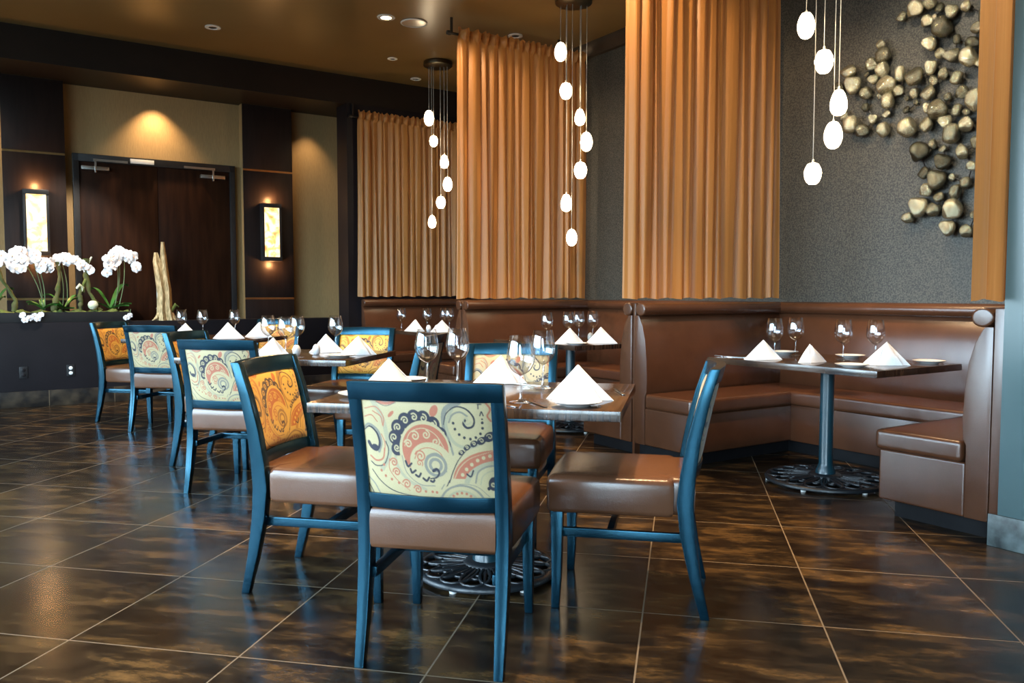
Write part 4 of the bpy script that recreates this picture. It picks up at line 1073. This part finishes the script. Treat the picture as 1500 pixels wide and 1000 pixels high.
# fallen blossoms hanging over the trough edge
def fallen(name, spots, u, label):
    t = thing(name, RM(u, 9.765, .93), A45, label, 'blossom', None)
    for x, z in spots:
        o = BL.copy(); COL.objects.link(o); o.parent = t; o.location = (x, -.012 + rnd.uniform(-.005, .005), z); o.scale = (.75, .75, .75); o.rotation_euler = (rnd.uniform(-.2, .2), rnd.uniform(-1, 1), rnd.uniform(-.3, .3))
        for c in BL.children: d = c.copy(); COL.objects.link(d); d.parent = o
    pts = [(spots[0][0], -.004, spots[0][1])] + [(x, -.004, z) for x, z in spots[1:]] + [(spots[-1][0] + .02, .03, .07)]
    MB().tube(pts, .003, 6).build('flower_stem', M['stem'], t)
fallen('orchid_spray', [(-.07, .02), (-.05, -.03), (-.01, -.01), (.03, .01), (.06, -.02), (.09, .02)], .48, 'spray of white blossoms hanging over the front edge of the trough')
fallen('orchid_spray', [(.0, -.02), (.03, .0)], 1.38, 'two white blossoms hanging at the end of the trough above a chair')

# ------------------------------------------------------------------ light
W = bpy.data.worlds.new('daylight'); SC.world = W; W.use_nodes = True
N, L = W.node_tree.nodes, W.node_tree.links
bg = N['Background']; tc = N.new('ShaderNodeTexCoord'); sx = N.new('ShaderNodeSeparateXYZ'); L.new(tc.outputs['Generated'], sx.inputs[0])
cr = N.new('ShaderNodeValToRGB'); e = cr.color_ramp.elements
e[0].position = .47; e[0].color = (.10, .12, .13, 1); e[1].position = .53; e[1].color = (.66, .86, 1, 1)
k = e.new(.9); k.color = (.40, .66, 1, 1)
mr = N.new('ShaderNodeMapRange'); L.new(sx.outputs[2], mr.inputs['Value']); mr.inputs['From Min'].default_value = -1; mr.inputs['From Max'].default_value = 1
L.new(mr.outputs[0], cr.inputs[0]); L.new(cr.outputs[0], bg.inputs['Color']); bg.inputs['Strength'].default_value = 24.0
for a, b in wins:
    o = light('window_portal', 'AREA', RM(UL - .02, (a + b) / 2, 1.85), 1, (1, 1, 1), shape='RECTANGLE', size=b - a, size_y=3.2, target=RM(UL + 1, (a + b) / 2, 1.85))
    o.data.cycles.is_portal = True
WARM = (1, .67, .36)
def spot(u, v, en, ang=70, tgt=None, col=WARM, z=ZC - .03, blend=.5, r=.04):
    p = RM(u, v, z); q = Vector(tgt) if tgt else RM(u, v, 0)
    light('downlight', 'SPOT', p, en, col, spot_size=math.radians(ang), spot_blend=blend, shadow_soft_size=r, target=q)
for x, y, en in ((-.7, 3.45, 620), (-2.5, 5.2, 560), (-4.3, 7.0, 520)):
    spot((x + y) * S2, (y - x) * S2, en, 62)
for x, y, en in ((-1.5, 2.95, 260), (.1, 3.3, 260)):
    spot((x + y) * S2, (y - x) * S2, en, 36, blend=.3)
for v, en in ((3.1, 380), (5.6, 380), (8.1, 220)):
    spot(4.3, v, en, 60)
spot(3.37, 7.33, 220, 80)
spot(4.1, 2.85, 150, 58, RM(UW, 3.2, 2.45), col=(1, .86, .66), blend=.9)
for v, en in ((4.1, 130), (6.5, 85)):
    spot(3.2, v, en, 85, RM(4.6, v + .3, 2.0))
spot(3.70, .55, 170, 48, RM(3.82, 1.92, 1.95), col=(1, .84, .66), blend=.9)  # lamp added without a fixture, only to brighten the narrow curtain strip
spot(1.8, 10.10, 95, 95, RM(1.8, 10.28, 1.2), z=3.45, blend=.8)
spot(3.62, 10.05, 40, 75, RM(3.62, 10.28, 1.2), z=3.45, blend=.8)
spot(.05, 10.05, 50, 75, RM(.05, 10.28, 1.2), z=3.45, blend=.8)
spot(1.0, 8.7, 400, 44, RM(.95, 9.9, 1.4), col=(1, .88, .75))  # extra spot with no fitting in the ceiling, added to whiten the orchids

# ------------------------------------------------------------------ camera
cam = bpy.data.cameras.new('camera'); co = bpy.data.objects.new('camera', cam); COL.objects.link(co)
cam.sensor_width = 36; cam.lens = 1200 / 1500 * 36; cam.clip_start = .05; cam.clip_end = 200
pitch = math.atan(70 / 1200); yaw = math.atan(250 / math.hypot(1200, 70))
co.location = (0, 0, 1.17); co.rotation_euler = (PI / 2 - pitch, 0, yaw)
SC.camera = co
SC.view_settings.view_transform = 'Standard'; SC.view_settings.look = 'None'
SC.view_settings.gamma = 1; SC.view_settings.use_curve_mapping = False
SC.view_settings.exposure = 0.4
SC.cycles.use_denoising = True
SC.cycles.max_bounces = 8; SC.cycles.transparent_max_bounces = 24
SC.cycles.caustics_reflective = False; SC.cycles.caustics_refractive = False
SC.cycles.sample_clamp_indirect = 6
